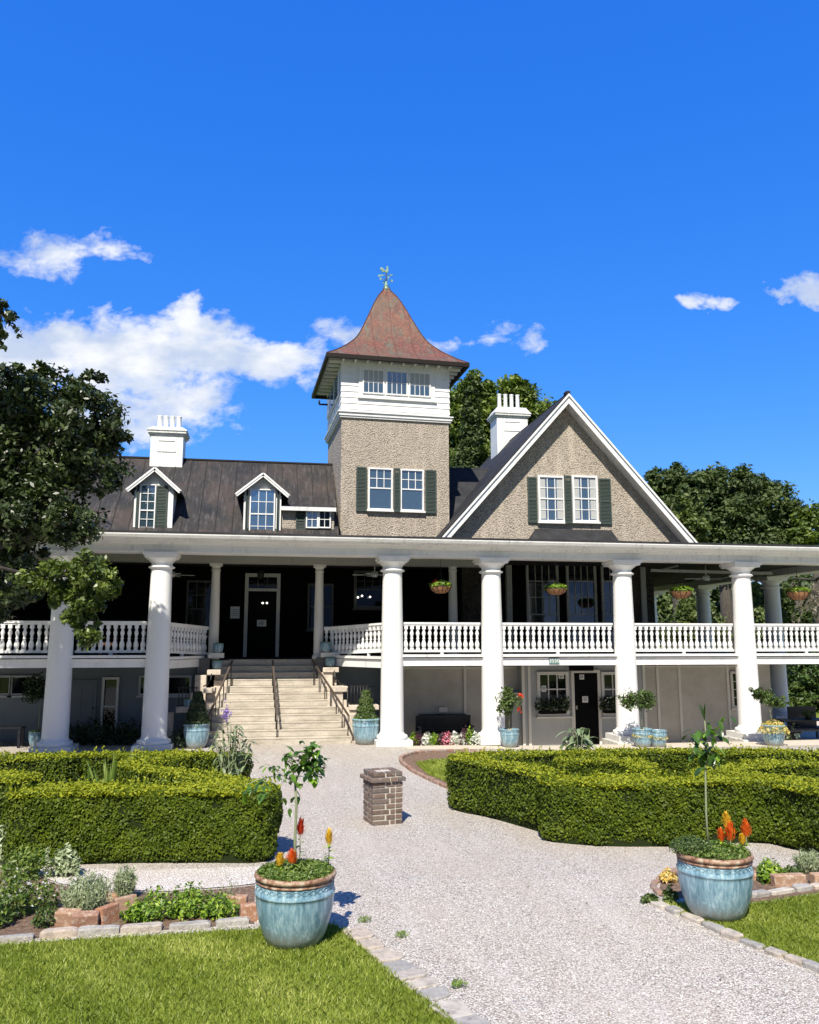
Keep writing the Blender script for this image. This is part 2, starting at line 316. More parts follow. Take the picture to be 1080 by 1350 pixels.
dens = g.math('ADD', CL, g.math('MULTIPLY', g.math('SUBTRACT', nn, .60), 4.4))
alpha = g.ramp(dens, [(.02, 0.), (.30, .34), (.62, .82), (1., 1.)])
shade = g.noise(g.mapv(uv, (1, 1.8, 1), (.013, .03, 0)), 8, 6, .55)
ccol = g.mix(g.ramp(shade, [(.40, 0.), (.60, 1.)]), (4.2, 4.9, 6.3), (7.2, 7.3, 7.4))
back = g.math('MULTIPLY', g.ramp(dotv((-math.sin(YAW), -math.cos(YAW), 0)), [(.0, 0.), (.35, 1.)]), g.ramp(g.noise(g.mapv(tc, (1, 1, 1.6)), 2.2, 7, .6), [(.30, .2), (.5, 1.)]))  # unseen cloud cover added behind the camera to set the fill light
hz = g.math('MULTIPLY', g.ramp(dotv((0, 0, 1)), [(.0, 1.), (.13, 0.)]), .8)  # pale band added along the horizon for neutral fill light
clear = g.mix(hz, cc_.outputs[0], (4.6, 5.4, 6.4))
g.l.new(g.mix(alpha, g.mix(back, clear, (.85, 1.35, 2.5)), ccol), bg.inputs[0]); bg.inputs[1].default_value = .1
# ---------------------------------------------------------------- object helpers
def wloc(o):
    v = Vector((0, 0, 0))
    while o is not None: v = v+o.location; o = o.parent
    return v
def link(name, verts, faces, m, parent=None, smooth=False, tone=None, local=False, label=None):
    me = bpy.data.meshes.new(name)
    vs = np.asarray(verts, dtype=np.float32)
    if parent is not None and not local:
        vs = vs-np.array(wloc(parent), dtype=np.float32)
    if isinstance(faces, np.ndarray):
        k = faces.shape[1]; n = len(faces)
        me.vertices.add(len(vs)); me.vertices.foreach_set('co', vs.ravel())
        me.loops.add(n*k); me.loops.foreach_set('vertex_index', faces.ravel().astype(np.int32))
        me.polygons.add(n); me.polygons.foreach_set('loop_start', (np.arange(n)*k).astype(np.int32))
        me.polygons.foreach_set('loop_total', np.full(n, k, dtype=np.int32)); me.update(calc_edges=True)
    else: me.from_pydata([tuple(map(float, v)) for v in vs], [], faces)
    if tone is not None:
        a = me.attributes.new('tone', 'FLOAT', 'FACE'); a.data.foreach_set('value', np.asarray(tone, dtype=np.float32))
    me.materials.append(m)
    if smooth is True: me.polygons.foreach_set('use_smooth', [True]*len(me.polygons))
    elif isinstance(smooth, list): me.polygons.foreach_set('use_smooth', smooth)
    o = bpy.data.objects.new(name, me); COL.objects.link(o)
    if parent is not None: o.parent = parent
    if label: o['label'] = label
    return o
class MB:
    def __init__(s, xf=None): s.v = []; s.f = []; s.s = []; s.t = []; s.xf = xf
    def add(s, vs, fs, smooth=False, tone=None):
        b = len(s.v)
        for p in vs:
            p = Vector(p)
            if s.xf is not None: p = s.xf @ p
            s.v.append(p)
        for f in fs: s.f.append([b+i for i in f]); s.s.append(smooth); s.t.append(.5 if tone is None else tone)
        return s
    def box(s, x0, x1, y0, y1, z0, z1, tone=None):
        vs = [(x, y, z) for z in (z0, z1) for x, y in ((x0, y0), (x1, y0), (x1, y1), (x0, y1))]
        return s.add(vs, [(3, 2, 1, 0), (4, 5, 6, 7), (0, 1, 5, 4), (1, 2, 6, 5), (2, 3, 7, 6), (3, 0, 4, 7)], tone=tone)
    def prism(s, poly, y0, y1, tone=None):     # poly in xz, extruded along y
        n = len(poly); vs = [(x, y0, z) for x, z in poly]+[(x, y1, z) for x, z in poly]
        return s.add(vs, [tuple(range(n)), tuple(range(2*n-1, n-1, -1))]+[(i, i+n, (i+1) % n+n, (i+1) % n) for i in range(n)], tone=tone)
    def slab(s, poly, z0, z1, tone=None):      # poly in xy, extruded along z
        n = len(poly); a = (lambda q: q) if not callable(z0) else None
        vs = [(p[0], p[1], z0) for p in poly]+[(p[0], p[1], z1) for p in poly]
        return s.add(vs, [tuple(range(n-1, -1, -1)), tuple(range(n, 2*n))]+[(i, (i+1) % n, (i+1) % n+n, i+n) for i in range(n)], tone=tone)
    def quad(s, a, b, c, d, th=None):
        if th is None: return s.add([a, b, c, d], [(0, 1, 2, 3)])
        a, b, c, d = map(Vector, (a, b, c, d)); n = (b-a).cross(d-a).normalized()*th
        return s.add([a, b, c, d, a-n, b-n, c-n, d-n], [(0, 1, 2, 3), (7, 6, 5, 4), (0, 4, 5, 1), (1, 5, 6, 2), (2, 6, 7, 3), (3, 7, 4, 0)])
    def lathe(s, prof, c=(0, 0, 0), n=24, smooth=True, close=True):
        vs = []; fs = []
        for r, z in prof:
            for i in range(n):
                a = 2*math.pi*i/n; vs.append((c[0]+r*math.cos(a), c[1]+r*math.sin(a), c[2]+z))
        for j in range(len(prof)-1):
            for i in range(n):
                k = (i+1) % n; fs.append((j*n+i, j*n+k, (j+1)*n+k, (j+1)*n+i))
        s.add(vs, fs, smooth)
        if close:
            b = len(s.v)-len(vs); m = len(prof)
            s.f.append([b+i for i in range(n-1, -1, -1)]); s.s.append(False); s.t.append(.5)
            s.f.append([b+(m-1)*n+i for i in range(n)]); s.s.append(False); s.t.append(.5)
        return s
    def tube(s, pts, rad, n=6, smooth=True):
        pts = [Vector(p) for p in pts]; rad = rad if isinstance(rad, (list, tuple)) else [rad]*len(pts); vs = []; fs = []
        for j, p in enumerate(pts):
            d = (pts[min(j+1, len(pts)-1)]-pts[max(j-1, 0)]).normalized()
            u = d.cross(Vector((0, 0, 1)) if abs(d.z) < .95 else Vector((1, 0, 0))).normalized(); v = d.cross(u)
            for i in range(n):
                a = 2*math.pi*i/n; vs.append(p+(u*math.cos(a)+v*math.sin(a))*rad[j])
        for j in range(len(pts)-1):
            for i in range(n):
                k = (i+1) % n; fs.append((j*n+i, j*n+k, (j+1)*n+k, (j+1)*n+i))
        m = len(pts)-1
        s.add(vs, fs, smooth); b = len(s.v)-len(vs)
        s.f.append([b+i for i in range(n-1, -1, -1)]); s.s.append(False); s.t.append(.5)
        s.f.append([b+m*n+i for i in range(n)]); s.s.append(False); s.t.append(.5)
        return s
    def bar(s, a, b, w, h=None):     # box section between two points
        a, b = Vector(a), Vector(b); h = h or w; d = (b-a).normalized()
        u = d.cross(Vector((0, 0, 1)) if abs(d.z) < .98 else Vector((0, 1, 0))).normalized(); v = u.cross(d)
        q = [u*w/2+v*h/2, -u*w/2+v*h/2, -u*w/2-v*h/2, u*w/2-v*h/2]
        return s.add([a+k for k in q]+[b+k for k in q], [(3, 2, 1, 0), (4, 5, 6, 7), (0, 1, 5, 4), (1, 2, 6, 5), (2, 3, 7, 6), (3, 0, 4, 7)])
    def build_each(s, name, m, parent=None, n=8, **k):
        b = 0
        for i in range(0, len(s.v), n):
            q = MB(); q.v = s.v[i:i+n]; q.f = [[j-i for j in f] for f in s.f if i <= f[0] < i+n]; q.s = [False]*len(q.f); q.t = [.5]*len(q.f); q.build(name, m, parent, **k)
    def build(s, name, m, parent=None, local=False, label=None, tone=False, bevel=0):
        o = link(name, s.v, s.f, m, parent, smooth=s.s, tone=s.t if tone else None, local=local, label=label)
        if bevel:
            md = o.modifiers.new('bevel', 'BEVEL'); md.width = bevel; md.segments = 2; md.limit_method = 'ANGLE'
        return o
def tag(o, label=None, cat=None, group=None, kind=None):
    if label: o['label'] = label
    if cat: o['category'] = cat
    if group: o['group'] = group
    if kind: o['kind'] = kind
    return o
def thing(name, loc, label, cat, group=None):
    o = bpy.data.objects.new(name, None); COL.objects.link(o); o.location = loc; o.empty_display_size = .1
    return tag(o, label, cat, group)
def inst(src, loc, parent=None, rz=0, sc=None):
    o = src.copy(); COL.objects.link(o); o.parent = parent; o.location = loc
    if rz: o.rotation_euler = (0, 0, rz)
    if sc: o.scale = sc
    return o
def kids(o): return [c for c in bpy.data.objects if c.parent is o]
def dup(root, loc, rz=0, label=None, sc=None):
    ch = kids(root); r = root.copy(); COL.objects.link(r); r.location = loc; r.rotation_euler = (0, 0, rz)
    if sc: r.scale = sc
    if label: r['label'] = label
    for c in ch:
        d = c.copy(); COL.objects.link(d); d.parent = r
        for e in kids(c):
            f = e.copy(); COL.objects.link(f); f.parent = d
    return r
# ---------------------------------------------------------------- leaves
def rand_unit(n):
    v = RNG.normal(size=(n, 3)); return v/np.linalg.norm(v, axis=1, keepdims=True)
def leaves_geo(c, size, nrm=None, aspect=.5, jitter=.9, tone=None, fold=True):
    """one bent leaf (two triangles folded on the midrib -> 4 verts diamond) per centre"""
    n = len(c); a = rand_unit(n)
    if nrm is not None:
        nn = nrm+rand_unit(n)*jitter; nn /= np.linalg.norm(nn, axis=1, keepdims=True)+1e-9
    else: nn = rand_unit(n)
    t = np.cross(nn, a); t /= np.linalg.norm(t, axis=1, keepdims=True)+1e-9; b = np.cross(nn, t)
    s = (size*(.6+.8*RNG.random(n)))[:, None] if np.isscalar(size) else size[:, None]
    L = t*s; W = b*s*aspect; up_ = nn*s*.12
    vs = np.stack([c-L, c+W+up_, c+L, c-W+up_], 1).reshape(-1, 3)
    fs = np.arange(4*n).reshape(n, 4)
    if tone is None: tone = RNG.random(n)
    return vs, fs, np.clip(tone, 0, 1)
def leaves(name, c, size, m, parent=None, nrm=None, aspect=.5, jitter=.9, tone=None, label=None):
    vs, fs, tn = leaves_geo(np.asarray(c), size, nrm, aspect, jitter, tone)
    return link(name, vs, fs, m, parent, tone=tn, label=label)
def blob_pts(blobs, n, clump=.3, nclump=None, shell=.35, flat=0):
    """points gathered in small clumps near the surface of a set of ellipsoids"""
    vol = np.array([b[3]*b[4]+b[4]*b[5] for b in blobs]); vol = vol/vol.sum(); pts = []; nr = []; tn = []
    for b, f in zip(blobs, vol):
        k = int(n*f); nc = max(4, int((nclump or n/60)*f)); d = rand_unit(nc)
        r = 1-shell*RNG.random(nc)**1.3; r[RNG.random(nc) < .12] *= 1.12
        cc = np.array(b[:3])+d*np.array(b[3:6])*r[:, None]; idx = RNG.integers(0, nc, k)
        rad = min(b[3], b[4], b[5])*clump; off = rand_unit(k)*(RNG.random(k)**.6*rad)[:, None]*(.6+.9*RNG.random(nc))[idx][:, None]
        off[:, 2] *= .8; p = cc[idx]+off; pts.append(p); nr.append(d[idx]*.5+np.array([0, 0, .6])); tn.append(RNG.random(nc)[idx]*.55+RNG.random(k)*.45)
    return np.concatenate(pts), np.concatenate(nr), np.concatenate(tn)
def tree(name, loc, blobs, n, size, m, label, cat='tree', trunk_r=.3, clump=.3, nclump=None, fork=.45, barkm=None, group=None, shell=.35):
    r = thing(name, loc, label, cat, group); p, nr, tn = blob_pts(blobs, n, clump, nclump, shell)
    leaves('crown', p, size, m, r, nr, .45, 1.0, tn)
    mb = MB(); base = Vector(loc); zs = [b[2] for b in blobs]; top = Vector((np.mean([b[0] for b in blobs]), np.mean([b[1] for b in blobs]), 0))
    fk = base.lerp(Vector((top.x*.4+base.x*.6, top.y*.4+base.y*.6, base.z+(min(zs)-base.z)*.75+ .3)), 1.0)
    mid = base.lerp(fk, .5)+Vector((.1*trunk_r, 0, 0))
    mb.tube([base-Vector((0, 0, .1)), base+Vector((0, 0, .3)), mid, fk], [trunk_r*1.5, trunk_r*1.05, trunk_r*.9, trunk_r*.8], 10)
    for b in blobs:
        e = Vector(b[:3]); m1 = fk.lerp(e, .5)+Vector((0, 0, .12*(e-fk).length*(1 if e.z > fk.z else .5)))
        mb.tube([fk, m1, e], [trunk_r*.5, trunk_r*.28, trunk_r*.08], 6)
        for q in range(3):
            dd = Vector(rand_unit(1)[0]); s_ = m1.lerp(e, .3+.2*q); mb.tube([s_, s_+Vector((dd.x*b[3], dd.y*b[4], abs(dd.z)*b[5]))*.75], [trunk_r*.14, trunk_r*.03], 5)
    mb.build('trunk', barkm or M['bark'], r); return r
# ---------------------------------------------------------------- terrain
def sm(x, a, b): t = min(1, max(0, (x-a)/(b-a))); return t*t*(3-2*t)
def gz(x, y): return -.40*sm(y, 23.9, 26.9)*sm(x, 3.3, 4.3)-.08*sm(x, 5, 9)*sm(y, 21, 23.5)
def sheet(name, poly, m, dz, label=None, step=.5, kind='structure'):
    """a sheet cut to a polygon, following the ground, dz above it"""
    import bmesh
    bm = bmesh.new(); f = bm.faces.new([bm.verts.new((p[0], p[1], 0)) for p in poly])
    ys = [p[1] for p in poly]; xs = [p[0] for p in poly]
    if max(ys) > 21:
        for y in np.arange(21, 27.5, .5):
            bmesh.ops.bisect_plane(bm, geom=bm.verts[:]+bm.edges[:]+bm.faces[:], plane_co=(0, y, 0), plane_no=(0, 1, 0))
        for x in (3.3, 3.6, 3.9, 4.3, 5, 6, 7, 8, 9):
            bmesh.ops.bisect_plane(bm, geom=bm.verts[:]+bm.edges[:]+bm.faces[:], plane_co=(x, 0, 0), plane_no=(1, 0, 0))
    for v in bm.verts: v.co.z = gz(v.co.x, v.co.y)+dz
    bmesh.ops.recalc_face_normals(bm, faces=bm.faces[:])
    if sum(q.normal.z for q in bm.faces) < 0: bmesh.ops.reverse_faces(bm, faces=bm.faces[:])
    me = bpy.data.meshes.new(name); bm.to_mesh(me); bm.free(); me.materials.append(m)
    o = bpy.data.objects.new(name, me); COL.objects.link(o); o['kind'] = kind
    if label: o['label'] = label
    return o
def G0(px, py, z=0): return at(px, py, z=z)
def smooth_poly(pts, k=6, closed=False):
    """Catmull-Rom through points"""
    P = [Vector(p) for p in pts]; out = []
    n = len(P)
    for i in range(n if closed else n-1):
        a, b, c, d = (P[(i-1) % n], P[i], P[(i+1) % n], P[(i+2) % n]) if closed else (P[max(i-1, 0)], P[i], P[i+1], P[min(i+2, n-1)])
        for j in range(k):
            t = j/k; out.append(.5*((2*b)+(c-a)*t+(2*a-5*b+4*c-d)*t*t+(3*b-a-3*c+d)*t**3))
    if not closed: out.append(P[-1])
    return out
sheet('ground', [(-600, -60), (600, -60), (600, 900), (-600, 900)], M['turf'], -.02, 'green ground around and beyond the house')
sheet('gravel_path', [(-14, -3), (22, -3), (22, 24.3), (4.0, 24.3), (4.0, 29), (-14, 29)], M['gravel'], 0, 'pale pinkish gravel path leading to the house steps')
sheet('patio', [(4.0, 23.35), (22, 22.4), (24, 22.4), (24, 60), (15, 60), (15, 28.5), (4.0, 28.5)], M['patio'], .006, 'cream concrete patio under the porch')
# lawns and beds
lp = [G0(440, 1219), G0(455, 1228), G0(480, 1252), G0(510, 1278), G0(545, 1305), G0(580, 1332), G0(615, 1362), G0(680, 1440)]
lawnL = [(-7, lp[-1].y-.6)]+[(-7, G0(0, 1243).y)]+[(G0(0, 1246).x, G0(0, 1246).y), tuple(G0(130, 1238)[:2]), tuple(G0(330, 1226)[:2])]+[tuple(p[:2]) for p in lp]
lawnL = lawnL+[(lp[-1].x+.3, lp[-1].y-.6)]
sheet('lawn', lawnL, M['turf'], .004, 'near lawn left of the gravel path')
rp = [G0(850, 1188), G0(880, 1200), G0(920, 1217), G0(960, 1234), G0(1000, 1250), G0(1050, 1269), G0(1100, 1290), G0(1200, 1330)]
rb = [G0(1200, 1158), G0(1080, 1180), G0(1000, 1192), G0(960, 1196), G0(880, 1192)]
lawnR = [tuple(p[:2]) for p in rp]+[tuple(p[:2]) for p in rb]
sheet('lawn', lawnR, M['turf'], .004, 'near lawn right of the gravel path')
bedL = [tuple(G0(*p)[:2]) for p in ((-160, 1252), (0, 1240), (130, 1232), (335, 1218), (336, 1168), (300, 1172), (220, 1178), (140, 1176), (80, 1168), (30, 1150), (-160, 1150))]
sheet('soil_bed', bedL, M['soil'], .008, 'brown soil of the left flower bed')
bedR = [tuple(G0(*p)[:2]) for p in ((868, 1182), (872, 1158), (900, 1146), (960, 1140), (1010, 1145), (1200, 1150), (1200, 1156), (1080, 1177), (1000, 1190))]
sheet('soil_bed', bedR, M['soil'], .008, 'brown soil of the right flower bed')
whiteL = [tuple(G0(*p)[:2]) for p in ((-160, 1149), (30, 1149), (80, 1166), (140, 1174), (220, 1176), (300, 1170), (336, 1166), (345, 1143), (200, 1148), (-160, 1152-12))]
GW = [(0, (.62, .50, .40)), (.3, (.78, .75, .70)), (.6, (.84, .83, .80)), (.85, (.75, .66, .55)), (1, (.5, .45, .4))]
M['whitegravel'] = mat('white_gravel', rough=.85, spec=.15, build=_gravel(44, GW, (.38, .34, .30)))
sheet('white_gravel_strip', whiteL, M['whitegravel'], .012, 'white gravel strip in front of the left hedge')
cb = smooth_poly([G0(640, 993), G0(600, 991), G0(553, 993), G0(530, 1001), G0(540, 1013), G0(565, 1027), G0(600, 1043)], 5)
inner = [tuple(p[:2]) for p in cb]+[tuple(G0(640, 1043)[:2]), tuple(G0(760, 1000)[:2])]
sheet('soil_bed', inner, M['soil'], .008, 'reddish soil behind the curved brick edging')
gi = [tuple(G0(*p)[:2]) for p in ((548, 1007), (575, 1003), (640, 1000), (640, 1036), (600, 1036), (565, 1022))]
sheet('lawn', gi, M['turf'], .014, 'small grass patch inside the curved brick edging')
def inside(P, poly):
    x, y = P[:, 0], P[:, 1]; r = np.zeros(len(P), bool); n = len(poly)
    for i in range(n):
        x1, y1 = poly[i][:2]; x2, y2 = poly[(i+1) % n][:2]
        c = ((y1 > y) != (y2 > y)) & (x < (x2-x1)*(y-y1)/(y2-y1+1e-12)+x1); r ^= c
    return r
def grass(poly, n, h, label, name='grass', ymin=None, wd=.0030):
    a = np.array([p[:2] for p in poly]); lo, hi = a.min(0), a.max(0)
    P = lo+(hi-lo)*RNG.random((n*3, 2)); P = P[inside(P, poly)][:n]; n = len(P)
    ht = h*(.5+.8*RNG.random(n)); an = RNG.random(n)*6.283; lean = 1.3*RNG.random(n)*ht
    z = np.full(n, .005); b = np.stack([P[:, 0], P[:, 1], z], 1)
    w = np.stack([np.cos(an), np.sin(an), 0*an], 1)*wd*(.7+.8*RNG.random(n))[:, None]
    la = RNG.random(n)*6.283; l = np.stack([np.cos(la)*lean, np.sin(la)*lean, ht], 1)
    m_ = b+l*np.array([.4, .4, .62]); vs = np.stack([b-w, b+w, m_+w*.7, b+l, m_-w*.7], 1).reshape(-1, 3)
    pn = np.sin(P[:, 0]*2.1+1)*np.cos(P[:, 1]*1.7)+np.sin(P[:, 0]*5.3+P[:, 1]*4.1)*.6
    dry = (np.sin(P[:, 0]*1.3+2)*np.cos(P[:, 1]*2.9+P[:, 0]*1.1) > .72)*RNG.random(n)*.5; tn = RNG.random(n)*.70+.15*pn+.12+dry
    o = link(name, vs, np.arange(5*n).reshape(n, 5), M['grass'], tone=np.clip(tn, 0, 1)); return tag(o, label, kind='stuff')
grass(lawnL, 190000, .040, 'short green grass of the near left lawn')
grass(lawnR, 45000, .040, 'short green grass of the right lawn')
grass(gi, 9000, .07, 'grass inside the curved brick edging', wd=.006)
# ================================================================ THE HOUSE
H = thing('plantation_house', (4, 29, 0), 'grey pebbledash country house with white columned porch, square tower and front gable', 'house')
def part(mb, name, m, parent=H, **k): return mb.build(name, m, parent, **k)
YC = 24.7
# --- columns
def col_proto(h0, h1, rb, rt_, seg=40):
    mb = MB(); mb.lathe([(rb*1.25, h0), (rb*1.32, h0+.03), (rb*1.34, h0+.07), (rb*1.30, h0+.115), (rb*1.17, h0+.13), (rb*1.09, h0+.135), (rb*1.09, h0+.165), (rb*1.02, h0+.18), (rb, h0+.22)], n=seg, close=False)
    n = 14
    pr = [(rb+(rt_-rb)*((i/n)**1.35), h0+.22+(h1-.46-h0-.22)*i/n) for i in range(n+1)]
    mb.lathe(pr, n=seg, close=False); z = h1-.46
    return mb, z
XS = [-10.4, -5.65, -3.02, 3.74, 6.83, 11.14, 15.27, 19.85]
CB = [.17]*8
cm, zn = col_proto(0, 5.36, .35, .292)
cap = MB(); cap.lathe([(.292, zn), (.30, zn+.01), (.36, zn+.03), (.375, zn+.055), (.36, zn+.08), (.30, zn+.10), (.292, zn+.16), (.31, zn+.19), (.355, zn+.235), (.42, zn+.285), (.45, zn+.31)], n=40, close=False)
cap.box(-.435, .435, -.435, .435, zn+.311, zn+.375); cap.box(-.475, .475, -.475, .475, zn+.377, zn+.46)
pl = MB(); pl.box(-.53, .53, -.53, .53, -.17, 0); st = MB(); st.box(-.62, .60, -.60, .60, -.36, -.172)
c0 = None
for i, x in enumerate(XS):
    g_ = gz(x, YC)
    if c0 is None:
        c0 = cm.build('column', M['column'], H, local=True); c0.location = Vector((x, YC, .15))-H.location
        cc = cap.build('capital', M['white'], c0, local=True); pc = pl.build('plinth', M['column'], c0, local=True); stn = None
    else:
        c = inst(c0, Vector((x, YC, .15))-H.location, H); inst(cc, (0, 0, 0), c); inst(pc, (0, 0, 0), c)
        if x > 7:
            if stn is None: stn = st.build('footing_stone', M['stone'], c, local=True, bevel=.02)
            else: inst(stn, (0, 0, 0), c)
# side porch columns on the right
for Y in (30.0, 35.3, 40.6, 46):
    c = inst(c0, Vector((19.85, Y, .15))-H.location, H); inst(cc, (0, 0, 0), c); inst(pc, (0, 0, 0), c)
# small inner columns
sc = MB(); sc.lathe([(.20, 0), (.20, .12), (.165, .14), (.16, .3), (.155, 1.4), (.13, 2.82), (.15, 2.84), (.15, 2.88), (.13, 2.9), (.135, 2.95), (.18, 3.0)], n=20, close=False)
sc.box(-.2, .2, -.2, .2, 3.0, 3.08)
for i, (x, Y, z0) in enumerate([(-1.65, 27.5, 2.42), (1.71, 27.5, 2.42), (6.25, 27.5, 2.52)]):
    if i == 0: s0 = sc.build('inner_column', M['trim'], H, local=True); s0.location = Vector((x, Y, z0))-H.location
    else: inst(s0, Vector((x, Y, z0))-H.location, H)
# --- entablature
XL, XR = -13.0, 20.35
e = MB(); e.box(XL, XR, 24.37, 25.03, 5.515, 5.72); e.box(XL, XR, 24.33, 25.03, 5.722, 5.96); e.box(XL, XR, 24.30, 24.329, 5.515, 5.55); part(e, 'frieze', M['white'])
e = MB(); e.prism([(0, 0)], 0, 0) if False else None
pf = [(24.33, 5.72), (24.20, 5.73), (24.16, 5.80), (23.92, 5.83), (23.90, 5.86), (23.82, 5.88), (23.78, 5.955), (23.78, 5.985), (24.33, 5.985)]
vs = [(XL, y, z) for y, z in pf]+[(XR, y, z) for y, z in pf]; n = len(pf)
e.add(vs, [tuple(range(n-1, -1, -1)), tuple(range(n, 2*n))]+[(i, (i+1) % n, (i+1) % n+n, i+n) for i in range(n)]); part(e, 'cornice', M['white2'])
e = MB(); e.box(XL-.1, XR+.5, 23.84, 29.2, 5.99, 6.06); e.box(14.6, XR+.5, 29.21, 50, 5.99, 6.06); part(e, 'porch_roof', M['slate'])
e = MB(); e.box(19.5, 20.2, 25.04, 48, 5.5, 5.95); part(e, 'side_beam', M['white2'])
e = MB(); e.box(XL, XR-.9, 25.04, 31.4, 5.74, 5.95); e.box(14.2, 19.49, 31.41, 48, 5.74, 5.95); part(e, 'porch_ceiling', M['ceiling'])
e = MB(); e.box(XL, 8, 27.28, 27.72, 5.505, 5.735); part(e, 'inner_beam', M['beam'])
e = MB(); e.box(XL, 19.4, 25.035, 25.20, 5.62, 5.735); part(e, 'inner_cornice', M['beam'])
# cross bracing under right porch ceiling
e = MB(); e.bar(at(858, 752, y=27), at(1018, 756, y=27), .07, .10); e.bar(at(868, 752, y=27.2), at(893, 746, y=26), .05); part(e, 'ceiling_batten', M['beam'])
# --- deck
xl, xr = -3.05, 3.6
e = MB(); e.box(XL, xl, 24.73, 31.4, 2.27, 2.52); e.box(xr, 20.3, 24.73, 31.4, 2.27, 2.52); e.box(14.0, 20.3, 31.41, 48, 2.27, 2.52)
e.slab([(xl+.01, 24.9), (-1.95, 27.3), (-1.95, 31.4), (xl+.01, 31.4)], 2.27, 2.5); e.slab([(2.1, 27.3), (xr-.01, 24.9), (xr-.01, 31.4), (2.1, 31.4)], 2.27, 2.5)
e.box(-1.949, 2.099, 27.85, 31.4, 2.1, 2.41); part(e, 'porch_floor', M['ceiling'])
e = MB()
for a, b in ((XL, xl), (xr, 20.3)):
    e.box(a, b, 24.66, 24.72, 2.26, 2.495); e.box(a, b, 24.57, 24.72, 2.525, 2.60)
def strip(e, a, b, z0, z1, th):
    a, b = Vector(a), Vector(b); d = (b-a); nrm = Vector((d.y, -d.x, 0)).normalized()*th
    e.slab([(a.x, a.y), (b.x, b.y), (b.x-nrm.x, b.y-nrm.y), (a.x-nrm.x, a.y-nrm.y)], z0, z1)
strip(e, (xr, 24.60, 0), (2.1, 27.3, 0), 2.2, 2.44, -.05); strip(e, (xl, 24.60, 0), (-1.95, 27.3, 0), 2.2, 2.44, .05)
strip(e, (xr-.06, 24.60, 0), (2.04, 27.3, 0), 2.46, 2.54, -.12); strip(e, (xl+.06, 24.60, 0), (-1.89, 27.3, 0), 2.46, 2.54, .12)
part(e, 'deck_fascia', M['white'])
e = MB(); e.box(19.3, 20.3, 24.43, 24.6, 2.0, 2.26); part(e, 'deck_beam', M['white2']) if False else None
# --- balustrades
bal = MB(); bal.box(-.052, .052, -.052, .052, 0, .05); bal.box(-.052, .052, -.052, .052, .60, .70)
bal.lathe([(.036, .05), (.058, .07), (.072, .13), (.068, .19), (.038, .27), (.033, .30), (.048, .315), (.048, .335), (.033, .35), (.038, .40), (.058, .46), (.060, .49), (.036, .56), (.036, .60)], n=10, close=False)
b0 = None
def balustrade(a, b, zt=3.56, zb=2.70, feet=1, spacing=.192):
    """top rail, bottom rail, blocks; every baluster a sub-part"""
    global b0
    a = Vector((*a, 0)) if len(a) == 2 else Vector(a); b = Vector((*b, 0)) if len(b) == 2 else Vector(b)
    L = Vector((b.x-a.x, b.y-a.y, 0)).length; dz = b.z-a.z
    A = Vector((a.x, a.y, a.z)); d = (b-a)
    e = MB()
    def rail(z, w, h): e.bar(A+Vector((0, 0, z)), A+d+Vector((0, 0, z)), w, h)
    rail(zt-.03, .15, .06); rail(zt-.085, .09, .05); rail(zb, .11, .07)
    for k in range(feet):
        p = A+d*((k+1)/(feet+1)); e.box(p.x-.05, p.x+.05, p.y-.045, p.y+.045, 2.53+p.z, zb-.036+p.z)
    r = e.build('balustrade', M['white'], H); n = max(2, int(round(L/spacing)))
    for k in range(n):
        p = A+d*((k+.5)/n)+Vector((0, 0, zb+.036)); ang = math.atan2(d.y, d.x)
        if b0 is None: b0 = bal.build('baluster', M['white'], r, local=True); b0.location = p-wloc(r); b0.scale = (1, 1, (zt-.11-zb-.036)/.70)
        else:
            o = inst(b0, p-wloc(r), r, ang)
YB = 24.88
for a, b in ((-10.05, -6.0), (-5.3, -3.37), (4.09, 6.5), (7.16, 10.81), (11.47, 14.95), (15.6, 19.5)): balustrade((a, YB), (b, YB))
balustrade((-3.05, 24.98), (-1.95, 27.45, -.10)); balustrade((3.70, 24.98), (2.12, 27.45, -.10), feet=2)
balustrade((-2.0, 27.5, -.10), (-1.80, 27.5, -.10), feet=0, spacing=.15) if False else None
p1 = at(257, 827, y=27.5); p2 = at(447, 826, y=27.5)
balustrade((p1.x, 27.5, -.1), (-1.82, 27.5, -.1), feet=0); balustrade((1.89, 27.5, -.1), (p2.x, 27.5, -.1), feet=0)
# --- house walls (upper, under the porch)
WY = 31.5; GY = 29.0; WXL = 7.02; WXR = 14.15
e = MB(); e.box(XL, WXL, WY, WY+.35, -.4, 6.9); part(e, 'front_wall', M['pebble_shade'])
e = MB(); e.box(WXL, WXR, GY, GY+.3, 2.0, 5.99); e.box(WXL, WXL+.3, GY+.31, WY-.01, 2.0, 6.9); e.box(WXR-.3, WXR, GY+.31, 40, 2.0, 7.0); part(e, 'wing_wall', M['pebble_shade'])
e = MB(); e.box(WXL-.12, WXL+.62, GY-.16, GY-.002, 2.52, 5.73); e.box(WXR-.9, WXR+.1, GY-.16, GY-.002, 2.52, 5.73); e.build_each('corner_pilaster', M['pebble_mid'], H)
